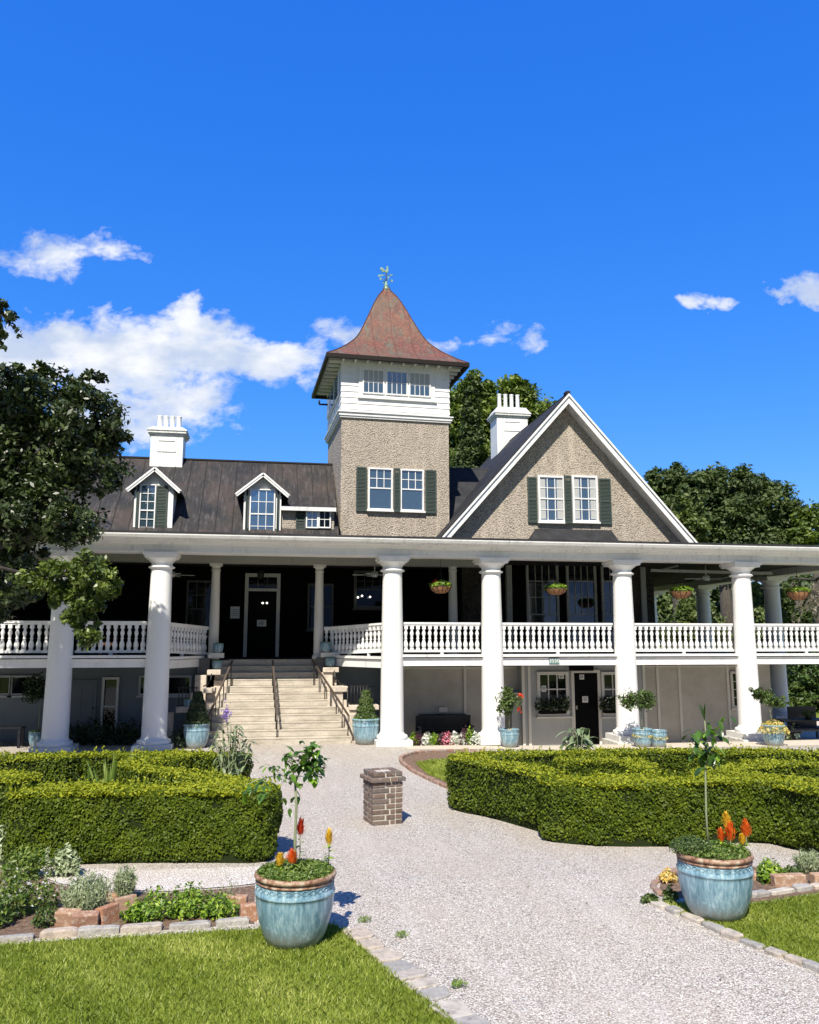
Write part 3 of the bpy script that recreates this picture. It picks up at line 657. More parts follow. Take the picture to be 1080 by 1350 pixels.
# lower walls
LY = 27.3
e = MB(); e.box(3.9, at(1018, 930, y=LY).x, LY, LY+.3, -.6, 2.26); part(e, 'ground_floor_wall', M['cream'])
e = MB(); e.box(XL, -2.15, LY, LY+.3, -.3, 2.26); e.box(2.3, 3.9-.002, LY+.4, LY+.7, -.3, 2.26); e.box(-2.15, -2.0, LY+.31, WY, -.3, 2.26); part(e, 'ground_floor_wall', M['shadewall'])
bx0, bx1 = at(690, 930, y=26.75).x, at(852, 930, y=26.75).x
e = MB(); e.box(bx0, bx1, 26.75, LY-.002, -.6, 2.26); part(e, 'shop_bay_wall', M['greywall'])
e = MB()
for px, yy in ((613, LY), (654, LY), (690, 26.75), (698, 26.75), (850, 26.75), (838, 26.75), (897, LY), (961, LY), (868, LY)):
    x = at(px, 930, y=yy).x; e.box(x-.045, x+.045, yy-.05, yy-.002, -.55, 2.25)
e.box(3.95, bx0-.05, LY-.06, LY-.003, 2.08, 2.15); e.box(bx1+.05, 17.5, LY-.06, LY-.003, 2.1, 2.15); e.build_each('wall_batten', M['trim'], H)
# --- windows
def window(x0, x1, z0, z1, Y, nx, nzt, nzb, frame=.07, gm='glass', fm='white', split=.5, sill=True, xf=None, th=.09, bar=.022, curtain=False, name='window'):
    e = MB(xf); f = frame; zm = z0+(z1-z0)*split
    e.box(x0-f, x0, Y-th, Y, z0-f, z1+f); e.box(x1, x1+f, Y-th, Y, z0-f, z1+f)
    e.box(x0+.001, x1-.001, Y-th, Y, z1, z1+f); e.box(x0+.001, x1-.001, Y-th, Y, z0-f, z0)
    y0 = Y-th*.62
    if nzt and nzb: e.box(x0+.002, x1-.002, y0-.01, Y-.01, zm-.022, zm+.022)
    def grid(a, b, nz, ya, yb):
        if nz == 0: return
        for i in range(1, nx):
            if nz > 1 or nzb == nzt: x = x0+(x1-x0)*i/nx; e.box(x-bar/2, x+bar/2, ya, yb, a, b)
        for j in range(1, nz):
            z = a+(b-a)*j/nz; e.box(x0+.003, x1-.003, ya+.002, yb-.002, z-bar/2, z+bar/2)
    grid(zm+.023 if nzb else z0, z1, nzt, y0, Y-.015)
    if nzt: grid(z0, zm-.023, nzb, y0, Y-.015)
    w_ = e.build(name, M[fm], H); MB(xf).box(x0, x1, Y-.028, Y-.012, z0, z1).build('pane', M[gm], w_)
    if curtain:
        e = MB(xf)
        for a, b in ((x0+.01, x0+(x1-x0)*.25), (x1-(x1-x0)*.25, x1-.01)):
            k = 7
            for i in range(k): xa = a+(b-a)*i/k; xb = a+(b-a)*(i+1)/k; e.box(xa, xb, Y-.034-(i % 2)*.006, Y-.0285, z0+.05, z1-.02)
        e.build('curtain', M['curtain'], w_)
    if sill: MB(xf).box(x0-f-.05, x1+f+.05, Y-th-.06, Y+.01, z0-f-.06, z0-f-.001).build('sill', M[fm], w_)
    return w_
def pwin(px0, px1, py0, py1, Y, *a, **k):
    c = at(px0, (py0+py1)/2, y=Y); d = at(px1, (py0+py1)/2, y=Y); t = at((px0+px1)/2, py0, y=Y).z; b = at((px0+px1)/2, py1, y=Y).z
    return window(c.x, d.x, b, t, Y, *a, **k)
def shutter(x0, x1, z0, z1, Y, xf=None, th=.05, rot=None, pins=True):
    e = MB(xf); t = .045; ya, yb = Y-th, Y-.004
    e.box(x0, x0+t, ya, yb, z0, z1); e.box(x1-t, x1, ya, yb, z0, z1)
    for z in (z0, (z0+z1)/2-.03, z1-.06): e.box(x0+t+.001, x1-t-.001, ya, yb, z, z+.06)
    n = int((z1-z0)/.055)
    for i in range(n):
        z = z0+.06+(z1-z0-.12)*(i+.5)/n; e.add([(x0+t, ya+.008, z-.012), (x1-t, ya+.008, z-.012), (x1-t, yb-.01, z+.022), (x0+t, yb-.01, z+.022), (x0+t, ya+.012, z-.022), (x1-t, ya+.012, z-.022), (x1-t, yb-.006, z+.012), (x0+t, yb-.006, z+.012)],
              [(0, 1, 2, 3), (7, 6, 5, 4), (0, 4, 5, 1), (2, 6, 7, 3)])
    return e.build('shutter', M['shutter'], H)
def pshut(px0, px1, py0, py1, Y, **k):
    m_ = (py0+py1)/2; return shutter(at(px0, m_, y=Y).x, at(px1, m_, y=Y).x, at(px0, py1, y=Y).z, at(px0, py0, y=Y).z, Y, **k)
# porch windows and doors
pwin(248, 281, 768, 838, WY-.0, 3, 2, 1, gm='glass_dark', fm='darktrim', sill=False, bar=.02)
pwin(408, 437, 772, 828, WY, 2, 1, 1, gm='glass_dark', fm='darktrim', bar=.02)
pwin(470, 512, 756, 799, WY, 4, 2, 1, gm='glass_dark', fm='darktrim', frame=.10, bar=.02)
d = at(345, 867, y=WY)
dx0, dx1 = at(326.5, 820, y=WY).x, at(364, 820, y=WY).x; zt = at(345, 761, y=WY).z; zb = 2.42; ztr = at(345, 776, y=WY).z
e = MB(); e.box(dx0-.13, dx0, WY-.1, WY-.002, zb, zt+.14); e.box(dx1, dx1+.13, WY-.1, WY-.002, zb, zt+.14); e.box(dx0+.001, dx1-.001, WY-.1, WY-.002, zt, zt+.14); e.box(dx0+.001, dx1-.001, WY-.09, WY-.002, ztr-.10, ztr)
door = part(e, 'front_door', M['trim']); e = MB(); e.box(dx0+.002, dx1-.002, WY-.05, WY-.01, zb, ztr-.101); e.build('door_leaf', M['black'], door)
e = MB(); e.box(dx0+.002, dx1-.002, WY-.04, WY-.01, ztr, zt); e.build('transom_pane', M['glass_dark'], door)
e = MB()
for k in (.33, .66): e.box(dx0+(dx1-dx0)*k-.015, dx0+(dx1-dx0)*k+.015, WY-.06, WY-.041, ztr, zt-.001)
e.build('transom_bar', M['darktrim'], door)
# big wing windows
for a, b in ((697, 733.5), (750, 783.5), (796, 832)):
    x0, x1 = at(a, 800, y=GY).x, at(b, 800, y=GY).x
    window(x0, x1, 2.75, at((a+b)/2, 745, y=GY).z, GY, 4, 3, 1, gm='glass_big', fm='beam', split=.40, sill=False, bar=.028, frame=.09)
e = MB()
for px in (671, 848):
    x = at(px, 800, y=GY-.1).x; e.box(x-.10, x+.10, GY-.22, GY-.01, 2.52, 5.73)
e.build_each('wall_pilaster', M['beam'], H)
# shop windows and door
SY = 26.75
for a, b in ((711.5, 745.5), (796, 830)): pwin(a, b, 889.5, 940, SY, 3, 1, 1, gm='glass_dark', fm='trim', frame=.10, bar=.035, split=.62)
dx0, dx1 = at(757, 930, y=SY).x, at(788, 930, y=SY).x; zt = at(770, 887, y=SY).z
e = MB(); e.box(dx0-.1, dx0, SY-.08, SY-.002, -.45, zt+.1); e.box(dx1, dx1+.1, SY-.08, SY-.002, -.45, zt+.1); e.box(dx0+.001, dx1-.001, SY-.08, SY-.002, zt, zt+.1)
door = part(e, 'shop_door', M['trim']); e = MB(); e.box(dx0+.002, dx1-.002, SY-.04, SY-.003, -.42, zt-.001); e.build('door_leaf', M['black'], door)
e = MB(); e.box(dx0+.04, dx0+.09, SY-.075, SY-.041, .75, .87); e.build('handle', M['beam'], door)
# lower left door, window strip
dx0, dx1 = at(90, 930, y=LY).x, at(127, 930, y=LY).x; zt = at(110, 896, y=LY).z
e = MB(); e.box(dx0, dx1, LY-.05, LY-.002, -.1, zt)
for a, b in ((.12, .46), (.54, .88)):
    e.box(dx0+(dx1-dx0)*a, dx0+(dx1-dx0)*b, LY-.065, LY-.0505, .05, .55); e.box(dx0+(dx1-dx0)*a, dx0+(dx1-dx0)*b, LY-.065, LY-.0505, .75, zt-.15)
dr = part(e, 'panelled_door', M['shadewall']); e = MB(); e.lathe([(.02, 0), (.035, .02), (.02, .05)], (dx1-.06, LY-.1, .95), 10); e.build('handle', M['iron'], dr)
x0, x1 = at(137, 930, y=LY).x, at(153, 930, y=LY).x
window(x0, x1, .0, zt, LY, 1, 1, 1, gm='glass_dark', fm='trim', frame=.07, sill=False, split=.55)
for a, b in ((0, 13), (17, 48), (186, 199), (222, 250)): pwin(a, b, 893, 914, LY, 2, 1, 0, gm='glass_dark', fm='greywall', frame=.06)
# shelf recess at right of the ground floor
pwin(965.5, 976, 888, 930, LY, 1, 4, 0, gm='glass_dark', fm='trim', frame=.08)
# --- stairs
n = 12; Y0, Y1 = 25.15, 27.84; ZT = 2.41
for_r = []
e = MB(); cx = .36
for i in range(n):
    ya = Y0+(Y1-Y0)*i/n; z0, z1 = ZT*i/n-.1 if i == 0 else ZT*i/n, ZT*(i+1)/n-.004
    hw = 2.22+(1.50-2.22)*min(1, i/8.); hw2 = hw
    e.box(cx-hw, cx+hw, ya, Y1-.002, z0 if i else -.1, z1-.045); e.box(cx-hw-.001, cx+hw+.001, ya-.010, Y1-.001-.0005*i, z1-.044, z1)
stairs = part(e, 'staircase', M['steps'], bevel=.012)
for sgn in (-1, 1):
    e = MB()
    for i in range(3, n):
        hw = 2.22+(1.50-2.22)*min(1, i/8.); ya = Y0+(Y1-Y0)*i/n+.02; x0 = cx+sgn*(hw+.004); x1 = cx+sgn*(hw+.42); e.box(min(x0, x1), max(x0, x1), ya, ya+(Y1-Y0)/n-.002, -.1, ZT*(i+1)/n-.03)
    e.build('stair_cheek', M['sandstone'], H, bevel=.01)
def pblock(e, px0, px1, py0, py1, Y, dp, z=None):
    m_ = (py0+py1)/2; x0, x1 = at(px0, m_, y=Y).x, at(px1, m_, y=Y).x; z1 = at(px0, py0, y=Y).z; z0 = at(px0, py1, y=Y).z if z is None else z
    e.box(x0, x1, Y, Y+dp, z0, z1)
def pedestal(cap, body, Y, dp, label=None):
    e = MB(); pblock(e, body[0], body[1], cap[3]+.1, 0, Y, dp, -.3); r = e.build('stair_pedestal', M['sandstone'], H, bevel=.015)
    e = MB(); pblock(e, cap[0], cap[1], cap[2], cap[3], Y-.07, dp+.14); e.build('cap', M['sandstone'], r, bevel=.02); return r
pedestal((426, 447, 880, 886.5), (428, 445, 0, 0), 26.75, .45); pedestal((436.5, 459, 905, 912.5), (439, 458, 0, 0), 26.2, .5)
pedestal((460.5, 500, 930, 936.5), (463, 497, 0, 0), 25.95, .35)
pedestal((273, 291, 883, 890), (275, 289, 0, 0), 26.75, .45); pedestal((268, 280, 908, 914), (269, 279, 0, 0), 26.1, .5); pedestal((232, 250, 932.5, 940), (236, 248, 0, 0), 25.5, .4)
def rail(pb, pt, Yb, Yt, px_post, nm='handrail'):
    a = at(*pb, y=Yb); b = at(*pt, y=Yt); e = MB(); e.bar(a, b, .055, .04); e.bar(a, a+Vector((0, -.06, -.14)), .05)
    r = e.build(nm, M['bronze'], H)
    for k in range(7):
        p = a.lerp(b, (k+.1)/6.4); i = max(0, min(n-1, int((p.y-Y0)/(Y1-Y0)*n))); zb = ZT*(i+1)/n if p.y > Y0 else 0
        q = MB(); q.tube([(p.x, p.y, zb-.02), (p.x, p.y, p.z)], .016, 6); q.build('post', M['iron'], r)
rail((273, 950), (306.7, 871), 25.3, 26.9, 0); rail((365.8, 943), (359.6, 871), 25.25, 26.9, 0); rail((460, 944), (412, 871), 25.3, 26.9, 0)
# iron fences at the stair flanks
def ironfence(px0, px1, pyt, pyb, Y, nb):
    a = at(px0, pyt, y=Y); b = at(px1, pyt, y=Y); zb = at(px0, pyb, y=Y).z; e = MB(); e.bar((a.x, Y, a.z), (b.x, Y, a.z), .03, .025); e.bar((a.x, Y, zb+.06), (b.x, Y, zb+.06), .025)
    for k in range(nb): x = a.x+(b.x-a.x)*(k+.5)/nb; e.tube([(x, Y, zb), (x, Y, a.z+.03)], .012, 5)
    e.build('iron_railing', M['iron'], H)
ironfence(461, 494, 905, 931, 26.1, 8); ironfence(234, 262, 907, 933, 25.8, 6)
e = MB(); c = [at(*p, y=26.4) for p in ((441, 888), (443, 895), (449, 901), (456, 904), (459, 908))]; e.tube(c, .022, 6); e.tube([at(440, 906, y=26.4), at(441, 884, y=26.4)], .025, 6); e.tube([at(458, 950, y=26.1), at(458.5, 907, y=26.1)], .02, 6); e.build('iron_handrail', M['iron'], H)
e = MB(); c = [at(*p, y=26.4) for p in ((279, 888), (278, 896), (274, 902), (268, 905))]; e.tube(c, .022, 6); e.build('iron_handrail', M['iron'], H)
# shelf slabs by the inner columns
e = MB(); pblock(e, 423, 448, 860.5, 866.5, 27.0, .4); pblock(e, 275, 295, 861, 867.5, 27.0, .4); e.build_each('stair_head_slab', M['trim'], H)
e = MB(); pblock(e, 425, 446, 866.8, 0, 27.05, .3, 1.9); pblock(e, 277, 293, 867.8, 0, 27.05, .3, 1.9); e.build_each('stair_head_post', M['darktrim'], H)
# --- main roof
RY, RZ = 32.6, 10.02
e = MB(); EY, EZ = 28.6, 6.15
RX0, RX1 = -12.5, at(446, 600, y=30).x
e.quad((RX0, EY, EZ), (RX1, EY, EZ), (RX1, RY, RZ), (RX0, RY, RZ), .12); e.quad((RX1, 36.6, EZ), (RX0, 36.6, EZ), (RX0, RY+.002, RZ), (RX1, RY+.002, RZ), .12)
part(e, 'main_roof', M['copper'])
e = MB(); x = RX0+.2
sl = (RZ-EZ)/(RY-EY)
while x < RX1: e.bar((x, EY+.05, EZ+.05*sl+.012), (x, RY-.03, RZ-.03*sl+.012), .022, .018); x += .58
e.bar((RX0, RY, RZ+.02), (RX1, RY, RZ+.02), .12, .06); part(e, 'roof_seam', M['seam'])
e = MB(); e.prism([(RX0, 0)], 0, 0) if False else e.add([(RX0+.1, EY+.2, EZ-.1), (RX0+.1, 36.4, EZ-.1), (RX0+.1, RY, RZ-.25)], [(0, 1, 2)]); e.box(RX0+.1, RX0+.3, WY, 36.4, 0, 6.2); part(e, 'end_wall', M['pebble'])
# roof to the right of the tower, running behind the gable
RY2, RZ2 = 33.2, at(620, 617, y=33.2).z; xr2 = at(832, 612, y=RY2).x
e = MB(); xq = at(592, 600, y=30).x-.1; e.quad((xq, 30.1, 6.2), (xr2+.9, 30.1, 6.2), (xr2, RY2, RZ2), (xq, RY2, RZ2), .12); e.quad((xr2+.9, 30.1, 6.2), (xr2+2.2, 37, 6.2), (xr2, RY2+.01, RZ2), (xr2, RY2, RZ2), .1); e.quad((xr2+2.2, 37, 6.2), (xq, 37, 6.2), (xq, RY2+.002, RZ2), (xr2, RY2+.002, RZ2), .1); part(e, 'rear_roof', M['slate'])
# --- dormers
def dormer(apex, eL, eR, Y, fx0, fx1, wz):
    A = at(*apex, y=Y); L = at(*eL, y=Y); Rr = at(*eR, y=Y); lz = (L.z+Rr.z)/2; L.z = Rr.z = lz; A.x = (L.x+Rr.x)/2
    x0, x1 = at(fx0, 670, y=Y).x, at(fx1, 670, y=Y).x; yb = lambda z: EY+(z-EZ)/sl
    bz = EZ+(Y-EY)*sl-.3; e = MB(); Yf = Y+.12
    hz = lambda x: A.z-.10-(abs(x-A.x))*(A.z-lz)/(A.x-L.x)
    e.prism([(x0, bz), (x1, bz), (x1, hz(x1)), (A.x, A.z-.1), (x0, hz(x0))], Yf, yb(A.z)-.3)
    w_ = e.build('dormer', M['white2'], H); e = MB(); yr = yb(A.z)+.15
    e.quad((L.x, Y-.12, lz), (A.x, Y-.12, A.z), (A.x, yr, A.z), (L.x, yb(lz)+.3, lz), .05)
    e.quad((A.x, Y-.12, A.z), (Rr.x, Y-.12, lz), (Rr.x, yb(lz)+.3, lz), (A.x, yr, A.z), .05); e.build('dormer_roof', M['slate'], w_)
    e = MB()
    for q, s_ in ((L, 1), (Rr, -1)):
        d_ = Vector((A.x-q.x, 0, A.z-lz)).normalized(); a = Vector((q.x, Y-.15, lz-.07)); b = Vector((A.x, Y-.15, A.z-.07)); e.bar(a, b, .06, .13); a.y = b.y = Y-.185; a.z += .035; b.z += .035; e.bar(a, b, .03, .05)
    e.build('bargeboard', M['white'], w_); return w_, x0, x1, A, lz, Yf
w1, x0, x1, A, lz, Yf = dormer((203, 616.5), (168.5, 645), (238.5, 647), 29.3, 177, 227, 0)
window(x0+.20, x0+.66, 6.6, A.z-.62, Yf, 2, 3, 3, frame=.04, xf=None, bar=.022, sill=False)
shutter(x0+.70, x1-.18, 6.6, A.z-.62, Yf-.02); shutter(x0+.06, x0+.14, 6.6, A.z-.62, Yf-.10, th=.05)
e = MB(); e.box(x0-.02, x0+.05, Yf-.06, Yf-.002, 6.4, lz-.02); e.box(x1-.14, x1+.02, Yf-.06, Yf-.002, 6.4, lz-.02); e.build_each('dormer_casing', M['white'], H)
w1, x0, x1, A, lz, Yf = dormer((346.5, 624), (311.5, 651), (381, 653), 29.3, 322, 370, 0)
window(x0+.23, x1-.24, 6.6, A.z-.60, Yf, 3, 2, 2, frame=.045, bar=.022, sill=False)
shutter(x0+.06, x0+.13, 6.6, A.z-.6, Yf-.10, th=.05); shutter(x1-.13, x1-.06, 6.6, A.z-.6, Yf-.10, th=.05)
e = MB(); e.box(x0-.02, x0+.045, Yf-.06, Yf-.002, 6.4, lz-.02); e.box(x1-.045, x1+.02, Yf-.06, Yf-.002, 6.4, lz-.02); e.build_each('dormer_casing', M['white'], H)
# lean-to between dormer and tower
Y = 29.45; a = at(372, 671, y=Y); b = at(439, 672, y=Y)
e = MB(); e.box(a.x, b.x+.05, Y, Y+2.2, 6.3, a.z-.05); part(e, 'lean_to_wall', M['pebble'])
e = MB(); e.box(a.x-.05, b.x+.1, Y-.25, Y-.18, a.z-.08, a.z+.06); part(e, 'lean_to_eave', M['white2'])
e = MB(); e.quad((a.x-.05, Y-.17, a.z+.05), (b.x+.12, Y-.17, a.z+.05), (b.x+.12, Y+2.6, a.z+.75), (a.x-.05, Y+2.6, a.z+.75), .1); part(e, 'lean_to_roof', M['copper'])
pwin(405, 418, 675, 695, Y, 2, 2, 0, frame=.045, sill=False); pwin(421.5, 434.5, 675, 695, Y, 2, 2, 0, frame=.045, gm='glass_dark', sill=False); pshut(390, 402.5, 673, 699, Y)
# --- tower (set slightly askew, as in the photograph)
TY = 30.0; tl = at(450, 590, y=TY).x; TW = at(593.5, 600, y=TY).x-tl; TD = TW+.1
xf = Matrix.Translation((tl, TY, 0)) @ Matrix.Rotation(R(2.6), 4, 'Z') @ Matrix.Translation((-tl, -TY, 0))
def tz(py, px=522, Y=TY): return at(px, py, y=Y).z
zb1 = tz(550); zc = tz(481)
e = MB(xf); e.box(tl, tl+TW, TY, TY+TD, 5.985, zb1); part(e, 'tower_wall', M['pebble'])
e = MB(xf); nb = 9; o_ = .03
e.box(tl-.0, tl+TW+.0, TY-.0, TY+TD, zb1+.001, zc+.15)
for i in range(nb):
    z0 = zb1+(zc-zb1)*i/nb; z1 = zb1+(zc-zb1)*(i+1)/nb-.002; q = .045; p = .02; y0, y1 = TY, TY+TD; a, b = tl, tl+TW
    vs = [(a-q, y0-q, z0), (b+q, y0-q, z0), (b+q, y1+q, z0), (a-q, y1+q, z0), (a-p, y0-p, z1), (b+p, y0-p, z1), (b+p, y1+p, z1), (a-p, y1+p, z1)]
    e.add(vs, [(0, 1, 5, 4), (1, 2, 6, 5), (2, 3, 7, 6), (3, 0, 4, 7), (3, 2, 1, 0)])
part(e, 'tower_clapboard', M['white'])
e = MB(xf)
for z0, z1, p in ((zb1-.10, zb1-.03, .07), (zb1-.029, zb1+.09, .11), (zb1+.091, zb1+.13, .16)): e.box(tl-p, tl+TW+p, TY-p, TY+TD+p, z0, z1)
part(e, 'tower_string_course', M['white'])
e = MB(xf); a = at(473, 505, y=TY).x; b = at(574, 505, y=TY).x; z1 = tz(485.5); z0 = tz(525)
e.box(a, b, TY-.075, TY-.046, z0, z1); e.box(a-.04, b+.06, TY-.12, TY-.046, z0-.07, z0-.001); part(e, 'window_surround', M['white'])
for a, b in ((479.5, 505), (510.5, 536), (541, 566.5)):
    x0, x1 = at(a, 505, y=TY).x, at(b, 505, y=TY).x; w_ = window(x0, x1, tz(519.5), tz(490.5), TY-.05, 4, 2, 0, frame=.05, sill=False, xf=xf, th=.07, bar=.022)
    zA, zB = tz(519.5), tz(490.5)
    if a != 510.5: MB(xf).box(x0+.01, x1-.01, TY-.092, TY-.085, zA+(zB-zA)*.42, zB-.01).build('blind', M['curtain'], w_) if False else MB(xf).box(x0+.01, x1-.01, TY-.0895, TY-.0785, zA+(zB-zA)*.45, zB-.01).build('blind', M['curtain'], w_)
# left side windows of the tower
e = MB(xf)
for k in (.12, .42, .70):
    y0 = TY+TD*k; y1 = y0+TD*.22; e.box(tl-.10, tl-.046, y0-.05, y1+.05, tz(519.5)-.05, tz(490.5)+.05)
    MB(xf).box(tl-.115, tl-.1005, y0, y1, tz(519.5), tz(490.5)).build('pane', M['glass'], H)
part(e, 'side_window_frame', M['white'])
# tower window pair
for a, b in ((487.3, 516), (530, 557.5)):
    x0, x1 = at(a, 645, y=TY).x, at(b, 645, y=TY).x; window(x0, x1, tz(671), tz(619.5), TY, 3, 2, 1, frame=.055, xf=xf, split=.52, bar=.024)
for a, b in ((469.5, 483.5), (519, 527.5), (561.5, 576)): x0, x1 = at(a, 645, y=TY).x, at(b, 645, y=TY).x; shutter(x0, x1, tz(675), tz(617.5), TY-.03 if b-a > 10 else TY-.11, xf=xf)
# tower roof: bell-cast, square rings
tcx, tcy = tl+TW/2, TY+TD/2
ze = at(437, 468, y=TY-.6).z
lv = [(TW/2+.64, ze-.02), (TW/2+.62, ze+.06)]
def hip(px, py):
    # point of the front right hip seen at a pixel: intersect the ray with the roof's diagonal plane
    c_ = xf @ Vector((tcx, tcy, 0)); q_ = xf @ Vector((tcx+1, tcy-1, 0)); d_ = (q_-c_).normalized(); n_ = Vector((-d_.y, d_.x, 0)); o_ = Vector((0, 0, EYE)); v_ = Vector([float(k) for k in fw+rt*(px-540)/F-up*(py-675)/F]); t_ = (c_-o_).dot(n_)/v_.dot(n_); p_ = o_+v_*t_
    return ((p_-Vector((c_.x, c_.y, p_.z))).dot(d_)/math.sqrt(2), p_.z)
for py, hw in ((466, 2.13), (455, 1.62), (440, 1.24), (420, .86), (400, .50), (388, .24), (380, .10)): lv.append((hw, at(511, py, y=tcy).z))
h0_ = hip(618, 478.5); lv = [h0_, h0_]+[hip(*q) for q in ((607, 475), (594, 469.5), (577.7, 461), (561, 448), (544.4, 423.3), (534.4, 406.7), (524, 392), (515.5, 384))]+[(.10, at(511, 379, y=tcy).z)]; ze = h0_[1]
# smooth the profile
pr = []
for i in range(1, len(lv)-1):
    a, b, c, d_ = lv[max(i-1, 1)], lv[i], lv[i+1], lv[min(i+2, len(lv)-1)]
    for j in range(4):
        t = j/4; f_ = lambda p0, p1, p2, p3: .5*(2*p1+(p2-p0)*t+(2*p0-5*p1+4*p2-p3)*t*t+(3*p1-p0-3*p2+p3)*t**3)
        pr.append((f_(a[0], b[0], c[0], d_[0]), f_(a[1], b[1], c[1], d_[1])))
pr.append(lv[-1])
e = MB(xf); vs = []; fs = []
for hw, z in pr:
    for sx, sy in ((-1, -1), (1, -1), (1, 1), (-1, 1)): vs.append((tcx+sx*hw, tcy+sy*hw, z))
for j in range(len(pr)-1):
    for i in range(4): k = (i+1) % 4; fs.append((j*4+i, j*4+k, j*4+4+k, j*4+4+i))
e.add(vs, fs); troof = part(e, 'tower_roof', M['redroof'])
e = MB(xf)
W0 = pr[0][0]
for side in range(4):
    for fr in (-.857, -.571, -.286, 0.0, .286, .571, .857, -1, 1):
        pts = []
        for hw, z in pr:
            off = fr*W0
            if abs(fr) == 1: off = fr*hw
            if abs(off) > hw+1e-6: break
            p = {0: (off, -hw), 1: (hw, off), 2: (-off, hw), 3: (-hw, -off)}[side]; pts.append((tcx+p[0], tcy+p[1], z+.012))
        if len(pts) > 1: e.tube(pts, .018, 5)
e.build('roof_seam', M['redseam'], troof)
e = MB(xf); q = W0+.03
for (x0, x1, y0, y1) in ((-q, q, -q, -q+.12), (-q, q, q-.12, q), (-q, -q+.12, -q+.121, q-.121), (q-.12, q, -q+.121, q-.121)): e.box(tcx+x0, tcx+x1, tcy+y0, tcy+y1, ze-.16, ze-.005)
e.build('gutter', M['gutter'], troof)
e = MB(xf); e.box(tcx-W0+.1, tcx+W0-.1, tcy-W0+.1, tcy+W0-.1, ze-.04, ze-.008); e.build('soffit', M['beam'], troof)
e = MB(xf)
for k in range(10):
    o_ = -TW/2+TW*(k+.0)/9
    for side in range(4):
        x0, y0, x1, y1 = {0: (o_, -TW/2-.5, o_, -TW/2-.02), 1: (TW/2+.02, o_, TW/2+.5, o_), 2: (o_, TW/2+.02, o_, TW/2+.5), 3: (-TW/2-.5, o_, -TW/2-.02, o_)}[side]
        e.bar((tcx+x0, tcy+y0, ze-.10), (tcx+x1, tcy+y1, ze-.10), .06, .10)
e.build_each('rafter_tail', M['white'], troof)
e = MB(); dl = at(421, 533, y=TY+3); e.tube([dl, dl+Vector((.35, 0, 0)), ], .04, 6); e.tube([dl+Vector((0, 0, .16)), dl], .04, 6); e.build('downpipe', M['gutter'], H)
# weather vane
top = Vector((tcx, tcy, lv[-1][1])); top = xf @ top
zz = lambda py: at(510, py, y=top.y).z
v_ = thing('weather_vane', (top.x, top.y, top.z-.05), 'green copper cockerel weather vane on the tip of the tower roof', 'weather vane')
e = MB(); e.lathe([(.15, -.12), (.13, 0), (.08, .06), (.12, .10), (.06, .18), (.04, .3)], top, 12); e.build('finial_base', M['verdigris'], v_)
e = MB(); e.tube([top, (top.x, top.y, zz(357))], .022, 6); e.build('spindle', M['iron'], v_)
e = MB()
for sx, sy in ((1, .25), (-1, -.25), (-.25, 1), (.25, -1)): e.tube([(top.x, top.y, zz(369)), (top.x+sx*.22, top.y+sy*.22, zz(369))], .012, 5); e.box(top.x+sx*.25-.035, top.x+sx*.25+.035, top.y+sy*.25-.01, top.y+sy*.25+.01, zz(369)-.05, zz(369)+.05)
e.build('compass_arms', M['verdigris'], v_)
e = MB(); zA = zz(363); e.tube([(top.x-.32, top.y, zA-.03), (top.x+.22, top.y, zA+.02)], .014, 5); e.prism([(top.x-.34, zA-.10), (top.x-.12, zA-.03), (top.x-.12, zA+.02), (top.x-.34, zA-.01)], top.y-.01, top.y+.01); e.prism([(top.x+.30, zA+.03), (top.x+.18, zA+.07), (top.x+.18, zA-.03)], top.y-.01, top.y+.01); e.build('arrow', M['verdigris'], v_)
e = MB(); zr = zz(359); k = .0125*.85
ck = [(-1, -2), (2, -2), (5, 1), (6, 6), (5, 10), (7, 11), (4, 13), (4, 16), (2, 15), (0, 16), (0, 12), (1, 8), (-2, 5), (-5, 6), (-8, 11), (-13, 12), (-16, 8), (-14, 4), (-9, 3), (-12, 0), (-8, -1), (-4, 1)]
e.prism([(top.x+a*k*1.6, zr+b*k*1.6) for a, b in ck], top.y-.025, top.y+.025); e.build('cockerel', M['verdigris'], v_, bevel=.01)
# --- gable wing
GA = at(750, 524, y=28.5); GL = at(590, 704, y=28.5); GR = at(911, 712, y=28.5)
GZ = (GL.z+GR.z)/2; ax = (GL.x+GR.x)/2; m_ = (GA.z-GZ)/(GR.x-ax); 
def gzz(x): return GA.z-abs(x-ax)*m_
ez = 6.08; exL, exR = ax-(GA.z-ez)/m_, ax+(GA.z-ez)/m_
e = MB(); e.prism([(exL+.75, ez-.1), (exR-.75, ez-.1), (exR-.75, gzz(exR-.75)-.16), (ax, GA.z-.16), (exL+.75, gzz(exL+.75)-.16)], GY, GY+.3); part(e, 'gable_wall', M['pebble'])
e = MB(); ye = 40
e.quad((exL, 28.5, ez), (ax, 28.5, GA.z), (ax, ye, GA.z), (exL, ye, ez), -.13); e.quad((ax+.001, 28.5, GA.z), (exR, 28.5, ez), (exR, ye, ez), (ax+.001, ye, GA.z), -.13); part(e, 'wing_roof', M['slate'])
e = MB()
x = 28.9
while x < 40: e.bar((exL, x, ez+.14), (ax-.1, x, GA.z+.03), .03, .03); e.bar((ax+.1, x, GA.z+.03), (exR, x, ez+.14), .03, .03); x += .6
part(e, 'wing_roof_seam', M['slate'])
e = MB(); e.box(ax-.08, ax+.08, 28.45, 28.75, GA.z+.06, GA.z+.24); e.bar((ax, 28.5, GA.z+.10), (ax, 40, GA.z+.10), .16, .08); part(e, 'ridge_cap', M['seam'])
